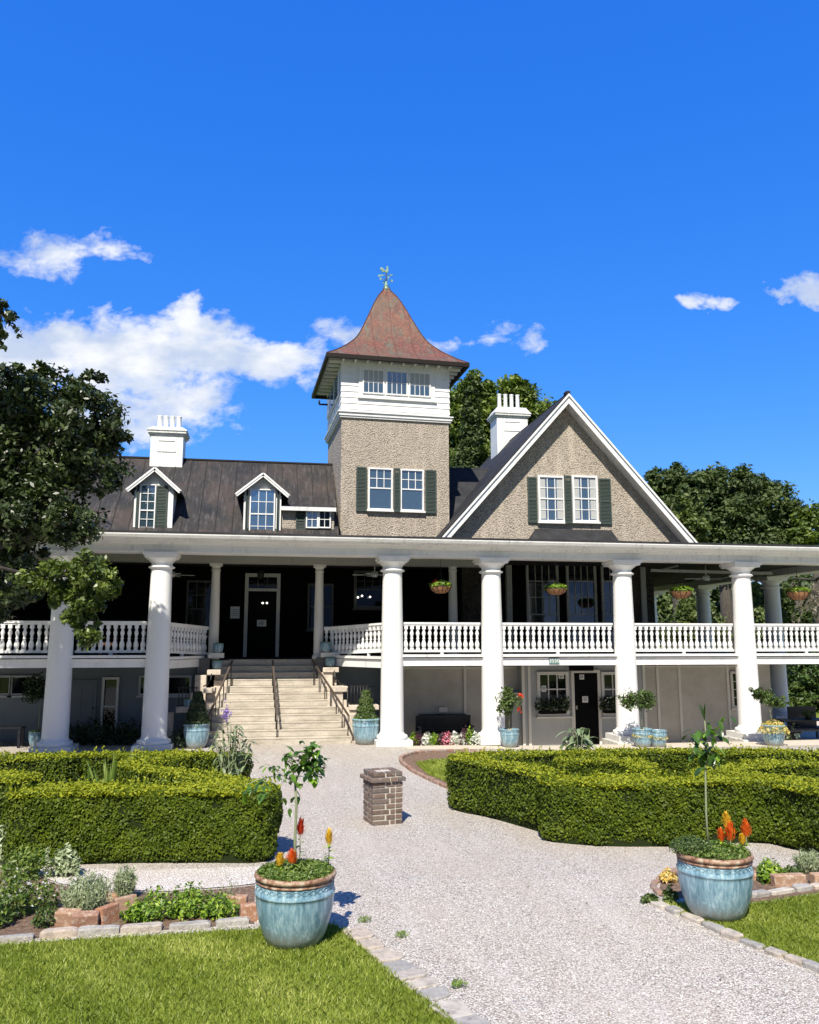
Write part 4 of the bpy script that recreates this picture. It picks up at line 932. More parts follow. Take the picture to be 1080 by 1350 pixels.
def rake(e, x0, x1, dz, w, h, y0, y1):
    # board following a rake slope
    for a, b in ((x0, ax), (ax, x1)):
        za, zb = gzz(a)+dz, gzz(b)+dz; vs = [(a, y0, za), (b, y0, zb), (b, y0, zb-h), (a, y0, za-h), (a, y1, za), (b, y1, zb), (b, y1, zb-h), (a, y1, za-h)]
        e.add(vs, [(0, 1, 2, 3), (7, 6, 5, 4), (0, 4, 5, 1), (3, 2, 6, 7), (0, 3, 7, 4), (1, 5, 6, 2)])
e = MB(); rake(e, exL, exR, .02, 0, .26, 28.44, 28.497); rake(e, exL, exR, .13, 0, .10, 28.38, 28.439); part(e, 'bargeboard', M['white'])
e = MB(); rake(e, exL+.05, exR-.05, -.14, 0, .06, 28.50, GY-.002); part(e, 'gable_soffit', M['white2'])
for a, b in ((711.5, 741.5), (756.5, 785)): pwin(a, b, 630, 686, GY, 3, 2, 2, frame=.07, curtain=True, bar=.025)
pshut(695.5, 708, 629, 689, GY-.03); pshut(744, 753.5, 627, 690, GY-.12); pshut(790, 805.5, 631, 691, GY-.03)
e = MB(); a = at(690, 708, y=28.2); b = at(825, 712, y=28.2); c = at(706, 697, y=GY); d_ = at(806, 699, y=GY)
e.add([(a.x, 28.0, 6.1), (b.x, 28.0, 6.1), (d_.x, GY-.01, d_.z), (c.x, GY-.01, c.z), (a.x, GY-.01, 6.1), (b.x, GY-.01, 6.1)], [(0, 1, 2, 3), (0, 3, 4), (1, 5, 2)]); part(e, 'bay_roof', M['slate'])
# --- chimneys
def chimney(cx, cy, w, d, z0, z1, pots, zp, cap_h=.35, panel=True):
    e = MB(); e.box(cx-w/2, cx+w/2, cy-d/2, cy+d/2, z0, z1-cap_h); r = e.build('chimney', M['white'], H, bevel=.015)
    e = MB()
    for z, q, h in ((z1-cap_h+.001, .05, .07), (z1-cap_h+.072, .11, .09), (z1-cap_h+.163, .14, .05)): e.box(cx-w/2-q, cx+w/2+q, cy-d/2-q, cy+d/2+q, z, z+h)
    zt = z1-cap_h+.214; q = .12; t = .02
    vs = [(cx+sx*(w/2+q), cy+sy*(d/2+q), zt) for sx, sy in ((-1, -1), (1, -1), (1, 1), (-1, 1))]+[(cx+sx*(w/2-.06), cy+sy*(d/2-.06), z1) for sx, sy in ((-1, -1), (1, -1), (1, 1), (-1, 1))]
    e.add(vs, [(3, 2, 1, 0), (4, 5, 6, 7)]+[(i, (i+1) % 4, (i+1) % 4+4, i+4) for i in range(4)]); e.build('cap', M['stone'] if False else M['white2'], r)
    if panel:
        e = MB(); a = w*.28
        for x0, x1, za, zb in ((-a, a, .07, .11), (-a, a, .5, .54), (-a, -a+.04, .11, .5), (a-.04, a, .11, .5)): e.box(cx+x0, cx+x1, cy-d/2-.025, cy-d/2-.001, z1-cap_h-.12-zb, z1-cap_h-.12-za)
        e.build('panel_moulding', M['white'], r)
    for k in range(pots):
        x = cx+(k-(pots-1)/2)*(w*.8/pots); y = cy if pots == 4 else cy+(-.18 if k % 2 else .18); e = MB(); e.lathe([(.10, z1-.05), (.105, z1+.05), (.088, z1+.1), (.095, zp-.04), (.105, zp-.02), (.105, zp)], (x, y, 0), 12); e.build('chimney_pot', M['white'], r)
Yq = 32.7; c = at(222.5, 580, y=Yq); w = at(244.5, 590, y=Yq).x-at(202, 590, y=Yq).x
chimney(c.x, Yq, w, 1.0, 9.3, at(222, 567, y=Yq).z+.02, 4, at(222, 549, y=Yq).z)
Yq = 36.5; c = at(671, 560, y=Yq); w = at(692, 560, y=Yq).x-at(652, 560, y=Yq).x
chimney(c.x, Yq, w, 1.15, GA.z-1.5, at(672, 541, y=Yq).z, 4, at(672, 520.5, y=Yq).z, cap_h=.5)
# ================================================================ HEDGES
def hedge(path, width, h, label, n, cat='hedge', zref=None, name='box_hedge'):
    P = [G0(*p, z=h) for p in path]; P = smooth_poly([Vector((p.x, p.y, 0)) for p in P], 5)
    L = []; Rr = []
    for i, p in enumerate(P):
        d = (P[min(i+1, len(P)-1)]-P[max(i-1, 0)]).normalized(); nn = Vector((-d.y, d.x, 0)); L.append(p+nn*width/2); Rr.append(p-nn*width/2)
    def endcap(c, d, a0):
        out = []
        for k in range(1, 5):
            a = math.pi*k/5; nn = Vector((-d.y, d.x, 0)); out.append(c+(nn*math.cos(a)*a0+d*math.sin(a)*.75)*width/2)
        return out
    d1 = (P[-1]-P[-2]).normalized(); d0 = (P[0]-P[1]).normalized()
    poly = L+endcap(P[-1], d1, 1)+Rr[::-1]+endcap(P[0], d0, 1)
    ctr = Vector((sum(p.x for p in poly)/len(poly), sum(p.y for p in poly)/len(poly), gz(P[0].x, P[0].y)))
    r = thing(name, ctr, label, cat); z0 = -.05
    def shrink(q):
        out = []; m = len(poly)
        for i in range(m):
            a, b = poly[i-1], poly[(i+1) % m]; d = (b-a).normalized(); out.append(poly[i]+Vector((-d.y, d.x, 0))*q)
        return out
    # orientation: L then R reversed -> clockwise; inward normal sign test
    area = sum(poly[i].x*poly[(i+1) % len(poly)].y-poly[(i+1) % len(poly)].x*poly[i].y for i in range(len(poly)))
    s = 1 if area > 0 else -1
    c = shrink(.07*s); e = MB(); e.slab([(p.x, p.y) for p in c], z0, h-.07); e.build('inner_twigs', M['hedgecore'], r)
    # leaves on the sides
    m = len(poly); seg = np.array([[(poly[(i+1) % m]-poly[i]).length] for i in range(m)]).ravel(); per = seg.sum(); A_top = abs(area)/2; A_side = per*h
    ns = int(n*A_side/(A_side+A_top)); nt = n-ns
    cum = np.concatenate([[0], np.cumsum(seg)]); u = RNG.random(ns)*per; idx = np.clip(np.searchsorted(cum, u)-1, 0, m-1); t = (u-cum[idx])/seg[idx]
    pa = np.array([[p.x, p.y] for p in poly]); A_ = pa[idx]; B_ = pa[(idx+1) % m]; xy = A_+(B_-A_)*t[:, None]; dd = (B_-A_); dd /= np.linalg.norm(dd, axis=1, keepdims=True); nrm = np.stack([dd[:, 1], -dd[:, 0]], 1)*s
    z = .04+(h-.04)*RNG.random(ns); bulge = .050*np.sin(xy[:, 0]*4.3+z*5)*np.cos(xy[:, 1]*3.7+z*3)+.02*np.sin(xy[:, 0]*17+xy[:, 1]*13)*np.sin(z*15)
    rd = np.where(z > h-.10, -((z-(h-.10))/.10)**2*.08, 0)+np.where(z < .15, -(1-z/.15)*.07, 0)
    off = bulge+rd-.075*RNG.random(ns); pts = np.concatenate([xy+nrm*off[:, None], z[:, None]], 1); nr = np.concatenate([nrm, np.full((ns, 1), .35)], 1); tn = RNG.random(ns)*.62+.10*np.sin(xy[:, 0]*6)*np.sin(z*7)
    lo, hi = pa.min(0), pa.max(0); Q = lo+(hi-lo)*RNG.random((nt*6, 2)); Q = Q[inside(Q, [tuple(p) for p in pa])][:nt]; k = len(Q)
    ze_ = h+.025*np.sin(Q[:, 0]*3.1)*np.cos(Q[:, 1]*2.7)+.012*np.sin(Q[:, 0]*13+Q[:, 1]*9)-.06*RNG.random(k)
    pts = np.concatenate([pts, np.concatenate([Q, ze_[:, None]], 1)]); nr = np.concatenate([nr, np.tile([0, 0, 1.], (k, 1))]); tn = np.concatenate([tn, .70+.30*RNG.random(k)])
    ks = int(n/260); Qs = lo+(hi-lo)*RNG.random((ks*6, 2)); Qs = Qs[inside(Qs, [tuple(p) for p in pa])][:ks]
    for q_ in Qs:      # stray shoots
        m_ = 5; zz_ = h-.03+RNG.uniform(.05, .12)*np.linspace(0, 1, m_); pts = np.concatenate([pts, np.stack([np.full(m_, q_[0])+RNG.normal(size=m_)*.008, np.full(m_, q_[1])+RNG.normal(size=m_)*.008, zz_], 1)]); nr = np.concatenate([nr, np.tile([0, -.6, .5], (m_, 1))]); tn = np.concatenate([tn, .6+.4*RNG.random(m_)])
    vs, fs, t2 = leaves_geo(pts, .024, nr, .55, .8, tn); link('foliage', vs, fs, M['hedge'], r, tone=t2); return r
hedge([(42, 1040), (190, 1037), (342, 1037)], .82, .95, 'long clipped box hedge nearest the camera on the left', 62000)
hedge([(330, 1034), (285, 1024), (235, 1016), (195, 1011), (178, 1004), (205, 999), (235, 996)], .60, .95, 'curving box hedge joining the long left hedge to the hedge behind it', 26000)
hedge([(-90, 996), (0, 995), (86, 995)], .75, .95, 'clipped box hedge at the far left edge in front of the leftmost column', 15000)
hedge([(118, 992), (200, 992), (318, 993)], .55, .95, 'back box hedge running from below the left columns towards the steps', 20000)
hedge([(-90, 1018), (-10, 1019), (30, 1025)], .62, .95, 'box hedge cut by the left edge beside the silvery plants', 16000)
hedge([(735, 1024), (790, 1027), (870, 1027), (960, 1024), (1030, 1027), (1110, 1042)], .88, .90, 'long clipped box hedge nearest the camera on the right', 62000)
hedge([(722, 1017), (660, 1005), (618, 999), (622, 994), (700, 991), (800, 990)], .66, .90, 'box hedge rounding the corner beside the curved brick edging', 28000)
hedge([(800, 989), (900, 988), (1000, 989), (1110, 991)], .6, .90, 'back box hedge in front of the patio on the right', 24000)
hedge([(745, 1001), (800, 1000), (835, 1004), (850, 1012)], .55, .90, 'small inner box hedge curving behind the artichoke plant', 14000)
hedge([(935, 1016), (975, 1009), (1020, 1004), (1110, 1004)], .62, .90, 'inner box hedge curving in from the right edge of the picture', 18000)
# ================================================================ TREES
def pb(px, py, Y, rx, ry, rd=None):
    p = at(px, py, y=Y); k = ppm(p); return (p.x, p.y, p.z, rx/k, (rd or (rx+ry)/2)/k, ry/k)
T = 20.2
bl = [pb(45, 535, T, 55, 52), pb(112, 548, T-.4, 45, 48), pb(128, 610, T, 38, 45), pb(75, 610, T+.3, 60, 55), pb(15, 590, T+.5, 60, 70), pb(60, 680, T-.2, 58, 45), pb(0, 680, T+.3, 70, 60), pb(95, 690, T-.6, 32, 30), pb(30, 740, T+.4, 40, 50), pb(-20, 770, T+1.3, 45, 60), pb(-60, 560, T, 70, 80), pb(30, 500, T, 34, 26), pb(118, 508, T-.3, 22, 22), pb(140, 565, T-.3, 24, 30)]
OAK = tree('live_oak', (-9.6, 20.6, 0), bl, 52000, .075, M['oak'], 'big dark oak filling the left edge in front of the porch', trunk_r=.42, clump=.34, nclump=620, shell=.5)
bl = [pb(98, 752, 18.6, 40, 24), pb(60, 768, 18.6, 32, 20), pb(138, 770, 18.5, 26, 20), pb(105, 790, 18.7, 30, 24), pb(116, 830, 18.8, 17, 24), pb(100, 812, 18.8, 16, 16), pb(75, 790, 18.7, 14, 14)]
p, nr, tn = blob_pts(bl, 9000, .38, 150, .6)
e = MB(); st_ = at(55, 762, y=18.9)
for b in bl: e.tube([st_, st_.lerp(Vector(b[:3]), .55)+Vector((0, 0, .12)), Vector(b[:3])], [.022, .015, .006], 6)
e.tube([Vector((-9.5, 20.5, 4.6)), Vector((-8.6, 19.8, 5.3)), st_], [.09, .06, .035], 7)
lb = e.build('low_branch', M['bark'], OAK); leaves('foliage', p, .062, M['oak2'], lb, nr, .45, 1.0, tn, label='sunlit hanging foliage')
bl = [pb(2, 415, 18.5, 17, 20), pb(-25, 420, 18.5, 30, 34), pb(3, 440, 18.5, 8, 8)]
p, nr, tn = blob_pts(bl, 1500, .45, 40, .7)
dp = np.array([np.array(at(x, y, y=18.5)) for x, y in ((12, 424), (16, 430), (21, 436), (26, 443), (1, 452), (4, 458)) for _ in range(9)])+RNG.normal(size=(54, 3))*.03
e = MB()
for b in bl: e.tube([Vector((-11.5, 19.8, 8.6)), Vector(b[:3])], [.05, .01], 5)
e.tube([at(2, 415, y=18.5), at(27, 444, y=18.5)], [.008, .004], 4); lb = e.build('high_branch', M['bark'], OAK); leaves('foliage', np.concatenate([p, dp]), .07, M['oak'], lb, np.concatenate([nr, np.tile([0, 0, 1.], (54, 1))]), .5, 1.0)
Yt = 47
bl = [pb(622, 520, Yt, 26, 24), pb(668, 520, Yt, 36, 22), pb(700, 545, Yt, 30, 28), pb(640, 560, Yt, 45, 35), pb(615, 590, Yt, 35, 35), pb(680, 580, Yt, 45, 35), pb(600, 545, Yt, 25, 35), pb(650, 620, Yt, 60, 40), pb(722, 556, Yt, 14, 14)]
tree('tall_tree', (at(650, 845, y=Yt).x, Yt, 0), bl, 60000, .15, M['tree_back'], 'bright green tree rising behind the roof between tower and gable', trunk_r=.5, clump=.40, nclump=620, shell=.6)
bl = [pb(622, 506, 44, 5, 12), pb(621, 524, 44, 9, 14), pb(620, 548, 44, 12, 18), pb(620, 580, 44, 15, 24), pb(620, 620, 44, 18, 30)]
tree('conifer', (at(621, 845, y=44).x, 44, 0), bl, 9000, .13, M['tree_far'], 'narrow dark conifer tip just right of the tower roof', trunk_r=.2, clump=.5)
Yt = 55
bl = [pb(905, 645, Yt, 55, 28), pb(960, 640, Yt, 50, 24), pb(1005, 665, Yt, 45, 35), pb(950, 680, Yt, 70, 35), pb(880, 690, Yt, 45, 40), pb(1030, 700, Yt, 35, 30), pb(985, 720, Yt, 70, 35), pb(880, 635, Yt, 30, 18)]
tree('live_oak', (at(960, 845, y=Yt).x, Yt, 0), bl, 60000, .17, M['tree_far'], 'wide dark oak behind the right side of the house', trunk_r=.5, clump=.36, nclump=760, shell=.5)
Yt = 49
bl = [pb(885, 672, Yt, 22, 24), pb(905, 700, Yt, 28, 20), pb(870, 700, Yt, 22, 24), pb(925, 705, Yt, 14, 12)]
tree('young_tree', (at(890, 845, y=Yt).x, Yt, 0), bl, 6500, .17, M['tree_lime'], 'yellow green tree just right of the gable in front of the dark oak', trunk_r=.25, clump=.4)
bl = [pb(1075, 690, 52, 26, 24), pb(1055, 710, 52, 26, 20), pb(1100, 700, 52, 40, 40)]
tree('tall_tree', (at(1080, 845, y=52).x, 52, 0), bl, 5000, .2, M['tree_back'], 'green tree cut by the right edge above the porch roof', trunk_r=.3, clump=.4)
# greenery seen through the porch
Yt = 62
bl = [pb(1010, 800, Yt, 30, 30), pb(1040, 850, Yt, 40, 60), pb(1075, 800, Yt, 40, 50), pb(1090, 860, Yt, 50, 50), pb(990, 850, Yt, 35, 40), pb(1000, 770, Yt, 30, 26)]
tree('tall_tree', (at(1050, 846, y=Yt).x, Yt, 0), bl, 16000, .24, M['tree_far'], 'dark green tree seen past the porch at the right edge', trunk_r=.4, clump=.36)
Yt = 46
bl = [pb(917, 808, Yt, 24, 20), pb(905, 830, Yt, 22, 20), pb(930, 832, Yt, 24, 24)]
tree('young_tree', (at(915, 846, y=Yt).x, Yt, 0), bl, 9000, .13, M['tree_lime'], 'light green tree framed by the porch columns between two hanging baskets', trunk_r=.2, clump=.42)
bl = [pb(998, 815, 44, 14, 14), pb(1006, 835, 44, 20, 18), pb(985, 840, 44, 14, 14)]
tree('young_tree', (at(1000, 846, y=44).x, 44, 0), bl, 5000, .12, M['tree_lime'], 'light green tree seen through the porch left of the mossy tree', trunk_r=.12, clump=.42)
bl = [pb(1075, 925, 38, 40, 24), pb(1060, 905, 39, 34, 34), pb(1100, 900, 38, 40, 50), pb(1050, 935, 38, 20, 20)]
tree('large_shrub', (at(1080, 955, y=38).x, 38, 0), bl, 9000, .12, M['topiary2'], 'big green shrub behind the picnic table at the right edge', 'shrub', trunk_r=.1, clump=.4)
# hanging moss
r = thing('moss_tree', (at(1070, 846, y=47).x, 47, 0), 'tree draped in grey hanging moss beyond the rightmost porch bay', 'tree')
P = []
for k in range(26):
    x = RNG.uniform(1048, 1084); y0 = RNG.uniform(765, 790); L_ = RNG.uniform(15, 45); n_ = 46
    t = RNG.random(n_); q = np.array([np.array(at(x+3*math.sin(tt*5+k)+RNG.normal()*1.0*(1-tt*.6), y0+tt*L_, y=46+(k % 5)*.3)) for tt in t]); P.append(q)
P = np.concatenate(P); leaves('moss', P, .16, M['moss'], r, np.tile([1., 0, 0], (len(P), 1)), .18, .5)
e = MB(); a = Vector((at(1070, 846, y=47).x+1, 47, 0)); b = at(1075, 765, y=47); e.tube([a, a.lerp(b, .5)+Vector((.3, 0, 0)), b], [.3, .2, .1], 8); e.tube([b, at(1045, 762, y=46)], [.1, .05], 6); e.tube([b, at(1090, 755, y=46)], [.1, .05], 6); e.build('trunk', M['bark'], r)
def mass(name, label, px0, px1, y0, y1, Y, n, size, m, depth=4):
    P = []; k = int(n/70)
    for _ in range(k):
        c = at(RNG.uniform(px0, px1), RNG.uniform(y0, y1), y=Y+RNG.uniform(0, depth)); c = np.array(c); c[2] = max(.2, c[2]); P.append(c+rand_unit(70)*(RNG.random(70)**.5*.9)[:, None])
    P = np.concatenate(P); P[:, 2] = np.abs(P[:, 2]); vs, fs, tn = leaves_geo(P, size, np.tile([0, -.4, .8], (len(P), 1)), .5, 1.0); o = link(name, vs, fs, m, tone=tn); tag(o, label, kind='stuff'); return o
mass('far_woods', 'dark far woods beyond the porch on the right', 870, 1180, 770, 850, 78, 22000, .5, M['tree_far'], 10)
mass('far_woods', 'dark far woods to the left of the house', -260, 60, 700, 850, 60, 12000, .45, M['tree_far'], 10)
# ================================================================ POTS
PR = [(.25, 0), (.27, .01), (.32, .12), (.365, .27), (.392, .42), (.397, .50), (.399, .535), (.407, .542), (.409, .553), (.40, .575), (.39, .60), (.385, .66)]
def make_pot(loc, label, s=1, rings=True, rimmat='rim'):
    r = thing('glazed_planter', loc, label, 'planter', None)
    e = MB(); e.lathe([(q*s, z*s) for q, z in PR], n=44, close=False); e.add([(0, 0, .002)], [])
    b = e.build('body', M['glaze'], r, local=True)
    e = MB(); e.lathe([(a*s, z*s) for a, z in ((.380, .655), (.397, .662), (.402, .675), (.385, .69), (.378, .70), (.405, .705), (.418, .725), (.412, .75), (.385, .76), (.36, .75), (.355, .70))], n=44, close=False); e.build('rim', M[rimmat], r, local=True)
    e = MB(); N = 30
    for k in range(N):    # moulded lattice band
        for q in range(2):
            a0 = 2*math.pi*(k+q*.5)/N; 
            c = Vector((.388*s*math.cos(a0), .388*s*math.sin(a0), (.602+q*.028)*s)); rad = .021*s; pts = []
            for j in range(7):
                t = math.pi*j/6; tang = Vector((-math.sin(a0), math.cos(a0), 0)); pts.append(c+tang*rad*1.5*math.cos(t)+Vector((0, 0, rad*1.2*math.sin(t)-rad*.4)))
            e.tube(pts, .006*s, 4)
    if rings: e.build('moulded_band', M['glaze'], r, local=True)
    e = MB(); e.lathe([(.001, .70*s), (.358*s, .70*s)], n=30, close=False); e.build('soil', M['soil'], r, local=True); return r
def cover(r, loc, R0, z, n, size, m, spill=.1, h=.08, name='planting', aspect=.45):
    a = RNG.random(n)*6.283; q = R0*np.sqrt(RNG.random(n))*(1+spill); P = np.stack([loc[0]+q*np.cos(a), loc[1]+q*np.sin(a), loc[2]+z+h*RNG.random(n)*(1.15-q/R0*.6)-np.maximum(0, q-R0)*1.2], 1)
    return leaves(name, P, size, m, r, np.stack([np.cos(a)*.3, np.sin(a)*.3, np.ones(n)], 1), aspect, .9)
pl_ = G0(388, 1242); pr_ = G0(945.5, 1208)
POTL = make_pot((pl_.x, pl_.y, 0), 'blue glazed planter with a small lemon tree on the near left lawn'); cover(POTL, (pl_.x, pl_.y, 0), .37, .74, 4200, .018, M['lowplant'], .06, .10)
POTL.scale = (1.0, 1.0, .90)
POTR = dup(POTL, (pr_.x, pr_.y, 0), 0, 'blue glazed planter with orange plumes beside the right lawn')
for c in kids(POTR):
    if c.name.startswith('planting'): bpy.data.objects.remove(c)
cover(POTR, (pr_.x, pr_.y, 0), .37, .74, 2600, .018, M['lowplant'], .06, .12); cover(POTR, (pr_.x-.22, pr_.y+.06, 0), .22, .78, 2200, .015, M['topiary2'], .15, .15, 'trailing_foliage')
def bigleaf(e, p, d, L, W, droop=.35):
    """one blade-shaped leaf with a midrib bend"""
    d = Vector(d).normalized(); s = d.cross(Vector((0, 0, 1)))
    s = s.normalized() if s.length > .05 else Vector((1, 0, 0)); vs = []; N = 5; q = Vector(p)
    for i in range(N+1):
        t = i/N; w = W*math.sin(math.pi*min(1, t*.92+.06))**.8; dd = (d+Vector((0, 0, -droop*t*1.6))).normalized(); 
        if i: q = q+dd*L/N
        u = dd.cross(s).normalized(); vs += [q-s*w+u*w*-.25, q, q+s*w+u*w*-.25]
    fs = []
    for i in range(N): fs += [(3*i, 3*i+1, 3*i+4, 3*i+3), (3*i+1, 3*i+2, 3*i+5, 3*i+4)]
    e.add(vs, fs, True, RNG.random())
# lemon tree in left pot
Yp = pl_.y
r = thing('small_lemon_tree', (pl_.x, Yp, .70), 'thin potted lemon tree with glossy leaves on the left', 'tree')
A_ = lambda px, py, dy=0: at(px, py, y=Yp+dy)
e = MB(); e.tube([Vector((pl_.x, Yp, .68)), A_(389, 1110), A_(391, 1060), A_(389, 1030)], [.017, .015, .013, .011], 7)
for a, b, c in (((389, 1032), (385, 1010), (383, 990)), ((389, 1032), (372, 1022), (350, 1025)), ((389, 1034), (398, 1012), (410, 995)), ((350, 1025), (335, 1030), (322, 1036)), ((389, 1040), (393, 1045), (396, 1050))): e.tube([A_(*a), A_(*b), A_(*c)], [.008, .006, .003], 5)
e.build('stem', M['stem'], r); e = MB()
def spray(e, pts, L, W, n_, Yp, spread=1., droop=.5, sdy=.12):
    for (px, py) in pts:
        for _ in range(n_):
            p = at(px+RNG.normal()*4, py+RNG.normal()*4, y=Yp+RNG.normal()*sdy); d = rand_unit(1)[0]; d[2] = d[2]*.6-.1; bigleaf(e, p, d, L*RNG.uniform(.7, 1.25), W*RNG.uniform(.8, 1.2), droop)
spray(e, [(400, 992), (412, 992), (418, 1002), (405, 1005), (410, 1013), (396, 1003), (420, 1012), (393, 996), (414, 985), (409, 1020), (402, 998), (415, 1008), (422, 1004), (398, 1012), (388, 1012), (408, 985), (413, 1020)], .10, .027, 9, Yp, sdy=.09)
spray(e, [(372, 1018), (365, 1013), (379, 1022), (382, 1028), (386, 1005), (384, 993), (378, 1010), (392, 1028), (360, 1018), (368, 1024), (356, 1012), (378, 998), (390, 1018)], .075, .018, 5, Yp, sdy=.09)
spray(e, [(346, 1030), (338, 1036), (350, 1040), (330, 1040), (322, 1048), (345, 1046), (340, 1028), (333, 1044), (350, 1032)], .12, .030, 2, Yp, droop=.7); spray(e, [(392, 1048), (396, 1052), (380, 1050), (378, 1060)], .11, .024, 1, Yp, droop=.9)
e.build('foliage', M['lemon'], r, tone=True)
def celosia(px, py0, py1, Y, m, label, wd=.035, base=None, leafn=10):
    a = at(px, py1, y=Y); b = at(px, py0, y=Y); z0 = base if base is not None else a.z-.12; r = thing('plume_flower', (a.x, Y, z0), label, 'flower'); n = 520; wd *= 1.25
    t = RNG.random(n); ang = RNG.random(n)*6.283; rr = wd*np.sin(np.pi*(t*.80+.20))**1.1*(1+.2*np.sin(ang*5+t*4))*np.sqrt(RNG.random(n)); P = np.stack([a.x+rr*np.cos(ang), Y+rr*np.sin(ang), a.z+(b.z-a.z)*t], 1)
    P += RNG.normal(size=P.shape)*[.005, .005, .008]; e = MB()
    for q_, a_ in zip(P[:300], ang[:300]): bigleaf(e, q_, (math.cos(a_)*.45, math.sin(a_)*.45, 1), .034*RNG.uniform(.6, 1.4), .0045, .05)
    for f_ in range(7): a_ = RNG.random()*6.28; k_ = RNG.uniform(.2, .75); bigleaf(e, (a.x+math.cos(a_)*wd*.5, Y+math.sin(a_)*wd*.5, a.z+(b.z-a.z)*k_), (math.cos(a_)*.3, math.sin(a_)*.3, 1), .07, .012, .0)
    e.build('plume', m, r, tone=True)
    e = MB(); e.tube([(a.x, Y, z0), a], .006, 5); e.build('stem', M['stem'], r); e = MB()
    for k in range(leafn): bigleaf(e, (a.x, Y, z0+(a.z-z0)*RNG.random()), (RNG.normal(), RNG.normal(), .3), .07, .015)
    e.build('foliage', M['bright'], r, tone=True)
celosia(396, 1083, 1101, Yp+.1, M['red'], 'tall orange red plume beside the stem of the left lemon tree', .028, .72); celosia(385, 1124, 1138, Yp-.1, M['orange'], 'low orange plume in the middle of the left planter', .04, .72)
celosia(434, 1097, 1113, Yp, M['yellow'], 'yellow plume at the right side of the left planter', .026, .72, 16); celosia(369, 1128, 1142, Yp-.08, M['yellow'], 'short yellow plume left of the low orange one', .03, .72, 16)
Yr = pr_.y
celosia(959, 1073, 1095, Yr, M['yellow'], 'tall yellow plume in the right planter', .035, .72); celosia(963, 1086, 1108, Yr-.05, M['orange'], 'tall orange plume in front of the yellow one in the right planter', .045, .72); celosia(984, 1083, 1103, Yr, M['orange'], 'fat orange plume at the right of the right planter', .045, .72)
celosia(951, 1095, 1109, Yr, M['orange'], 'small orange plume left of the tall ones in the right planter', .02, .72); celosia(979, 1103, 1113, Yr, M['yellow'], 'small yellow plume at the foot of the fat orange one', .02, .72, 16)
r = thing('pepper_plant', (at(932, 1110, y=Yr).x, Yr, .70), 'tall thin plant with big light leaves growing from the right planter', 'plant')
A_ = lambda px, py: at(px, py, y=Yr)
e = MB(); e.tube([Vector((A_(934, 1115).x, Yr, .68)), A_(931, 1070), A_(930, 1010), A_(931, 970), A_(929, 950)], [.013, .012, .011, .009, .006], 7); e.build('stem', M['stem'], r); e = MB()
spray(e, [(912, 968), (920, 962), (940, 958), (950, 953), (957, 944), (935, 966), (925, 972), (945, 965), (916, 975), (950, 968), (928, 965), (938, 970), (910, 972)], .12, .026, 4, Yr, droop=.5, sdy=.08); spray(e, [(922, 985), (938, 988), (928, 992), (944, 995), (918, 992), (933, 1002), (926, 1008), (940, 998), (930, 985)], .13, .034, 4, Yr, droop=1.1, sdy=.08)
for k in range(5): bigleaf(e, A_(929, 950), (RNG.normal()*.15, RNG.normal()*.15, 1), .19, .016, .02)
e.build('foliage', M['lemon'], r, tone=True)
# pots at the house
def spot(px, py, s, label, Yz=None, bare=False):
    p = G0(px, py, 0) if Yz is None else at(px, py, y=Yz)
    z = gz(p.x, p.y) if Yz is None else p.z
    if Yz is None:
        for _ in range(4): p = G0(px, py, z); z = gz(p.x, p.y)
    r = dup(POT0, (p.x, p.y, z), RNG.random()*6, label, (s, s, s))
    if px in (672, 848, 868, 1021):
        for c_ in kids(r):
            if c_.name.startswith('planting'): bpy.data.objects.remove(c_)
    return r, Vector((p.x, p.y, z+.70*s))
POT0 = make_pot((G0(482, 981).x, G0(482, 981).y, 0), 'blue planter with a green spiral cut topiary right of the steps', .98, True, 'glaze')
def topiary(c, r0, h, m, label, n):
    r = thing('cone_topiary', c, label, 'topiary'); t = RNG.random(n)**1.2; a = RNG.random(n)*6.283; q = r0*(1-t*.72)*(.8+.25*RNG.random(n))*(1+.08*np.sin(t*22)); P = np.stack([c[0]+q*np.cos(a), c[1]+q*np.sin(a), c[2]+.02+h*t], 1)
    leaves('foliage', P, .035, m, r, np.stack([np.cos(a), np.sin(a), 0*a+.5], 1), .4, .9)
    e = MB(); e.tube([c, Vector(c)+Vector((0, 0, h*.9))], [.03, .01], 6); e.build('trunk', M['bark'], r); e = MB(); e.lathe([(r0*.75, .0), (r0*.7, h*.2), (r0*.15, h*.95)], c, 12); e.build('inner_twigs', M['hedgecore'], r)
c = Vector(POT0.location)+Vector((0, 0, .69)); topiary(c, .33, at(482, 911, y=c.y).z-c.z, M['topiary2'], 'green cone topiary in the planter right of the steps', 4200); cover(POT0, POT0.location, .36, .70, 700, .03, M['bright'], .1, .1)
r, c = spot(258.5, 986, .92, 'blue planter with a dark cone topiary left of the steps'); topiary(c, .36, at(258, 913, y=c.y).z-c.z, M['topiary'], 'dark cone topiary in the planter left of the steps', 4200)
def standard(c, stemh, crown, m, label, n, size, bend=0, spread=None):
    r = thing('standard_tree', c, label, 'tree'); t = Vector(c)+Vector((bend, 0, stemh)); e = MB(); e.tube([Vector(c)-Vector((0, 0, .02)), Vector(c).lerp(t, .5)+Vector((bend*.2, 0, 0)), t], [.014, .012, .010], 6)
    b = [(t.x+q[0], t.y+q[1], t.z+q[2], *q[3:]) for q in crown]
    for q in b: e.tube([t, Vector(q[:3])], [.012, .004], 5)
    e.build('stem', M['stem'], r); p, nr, tn = blob_pts(b, n, .5, max(30, n//25), .8); leaves('foliage', p, size, m, r, nr, .4, 1, tn); return r, t
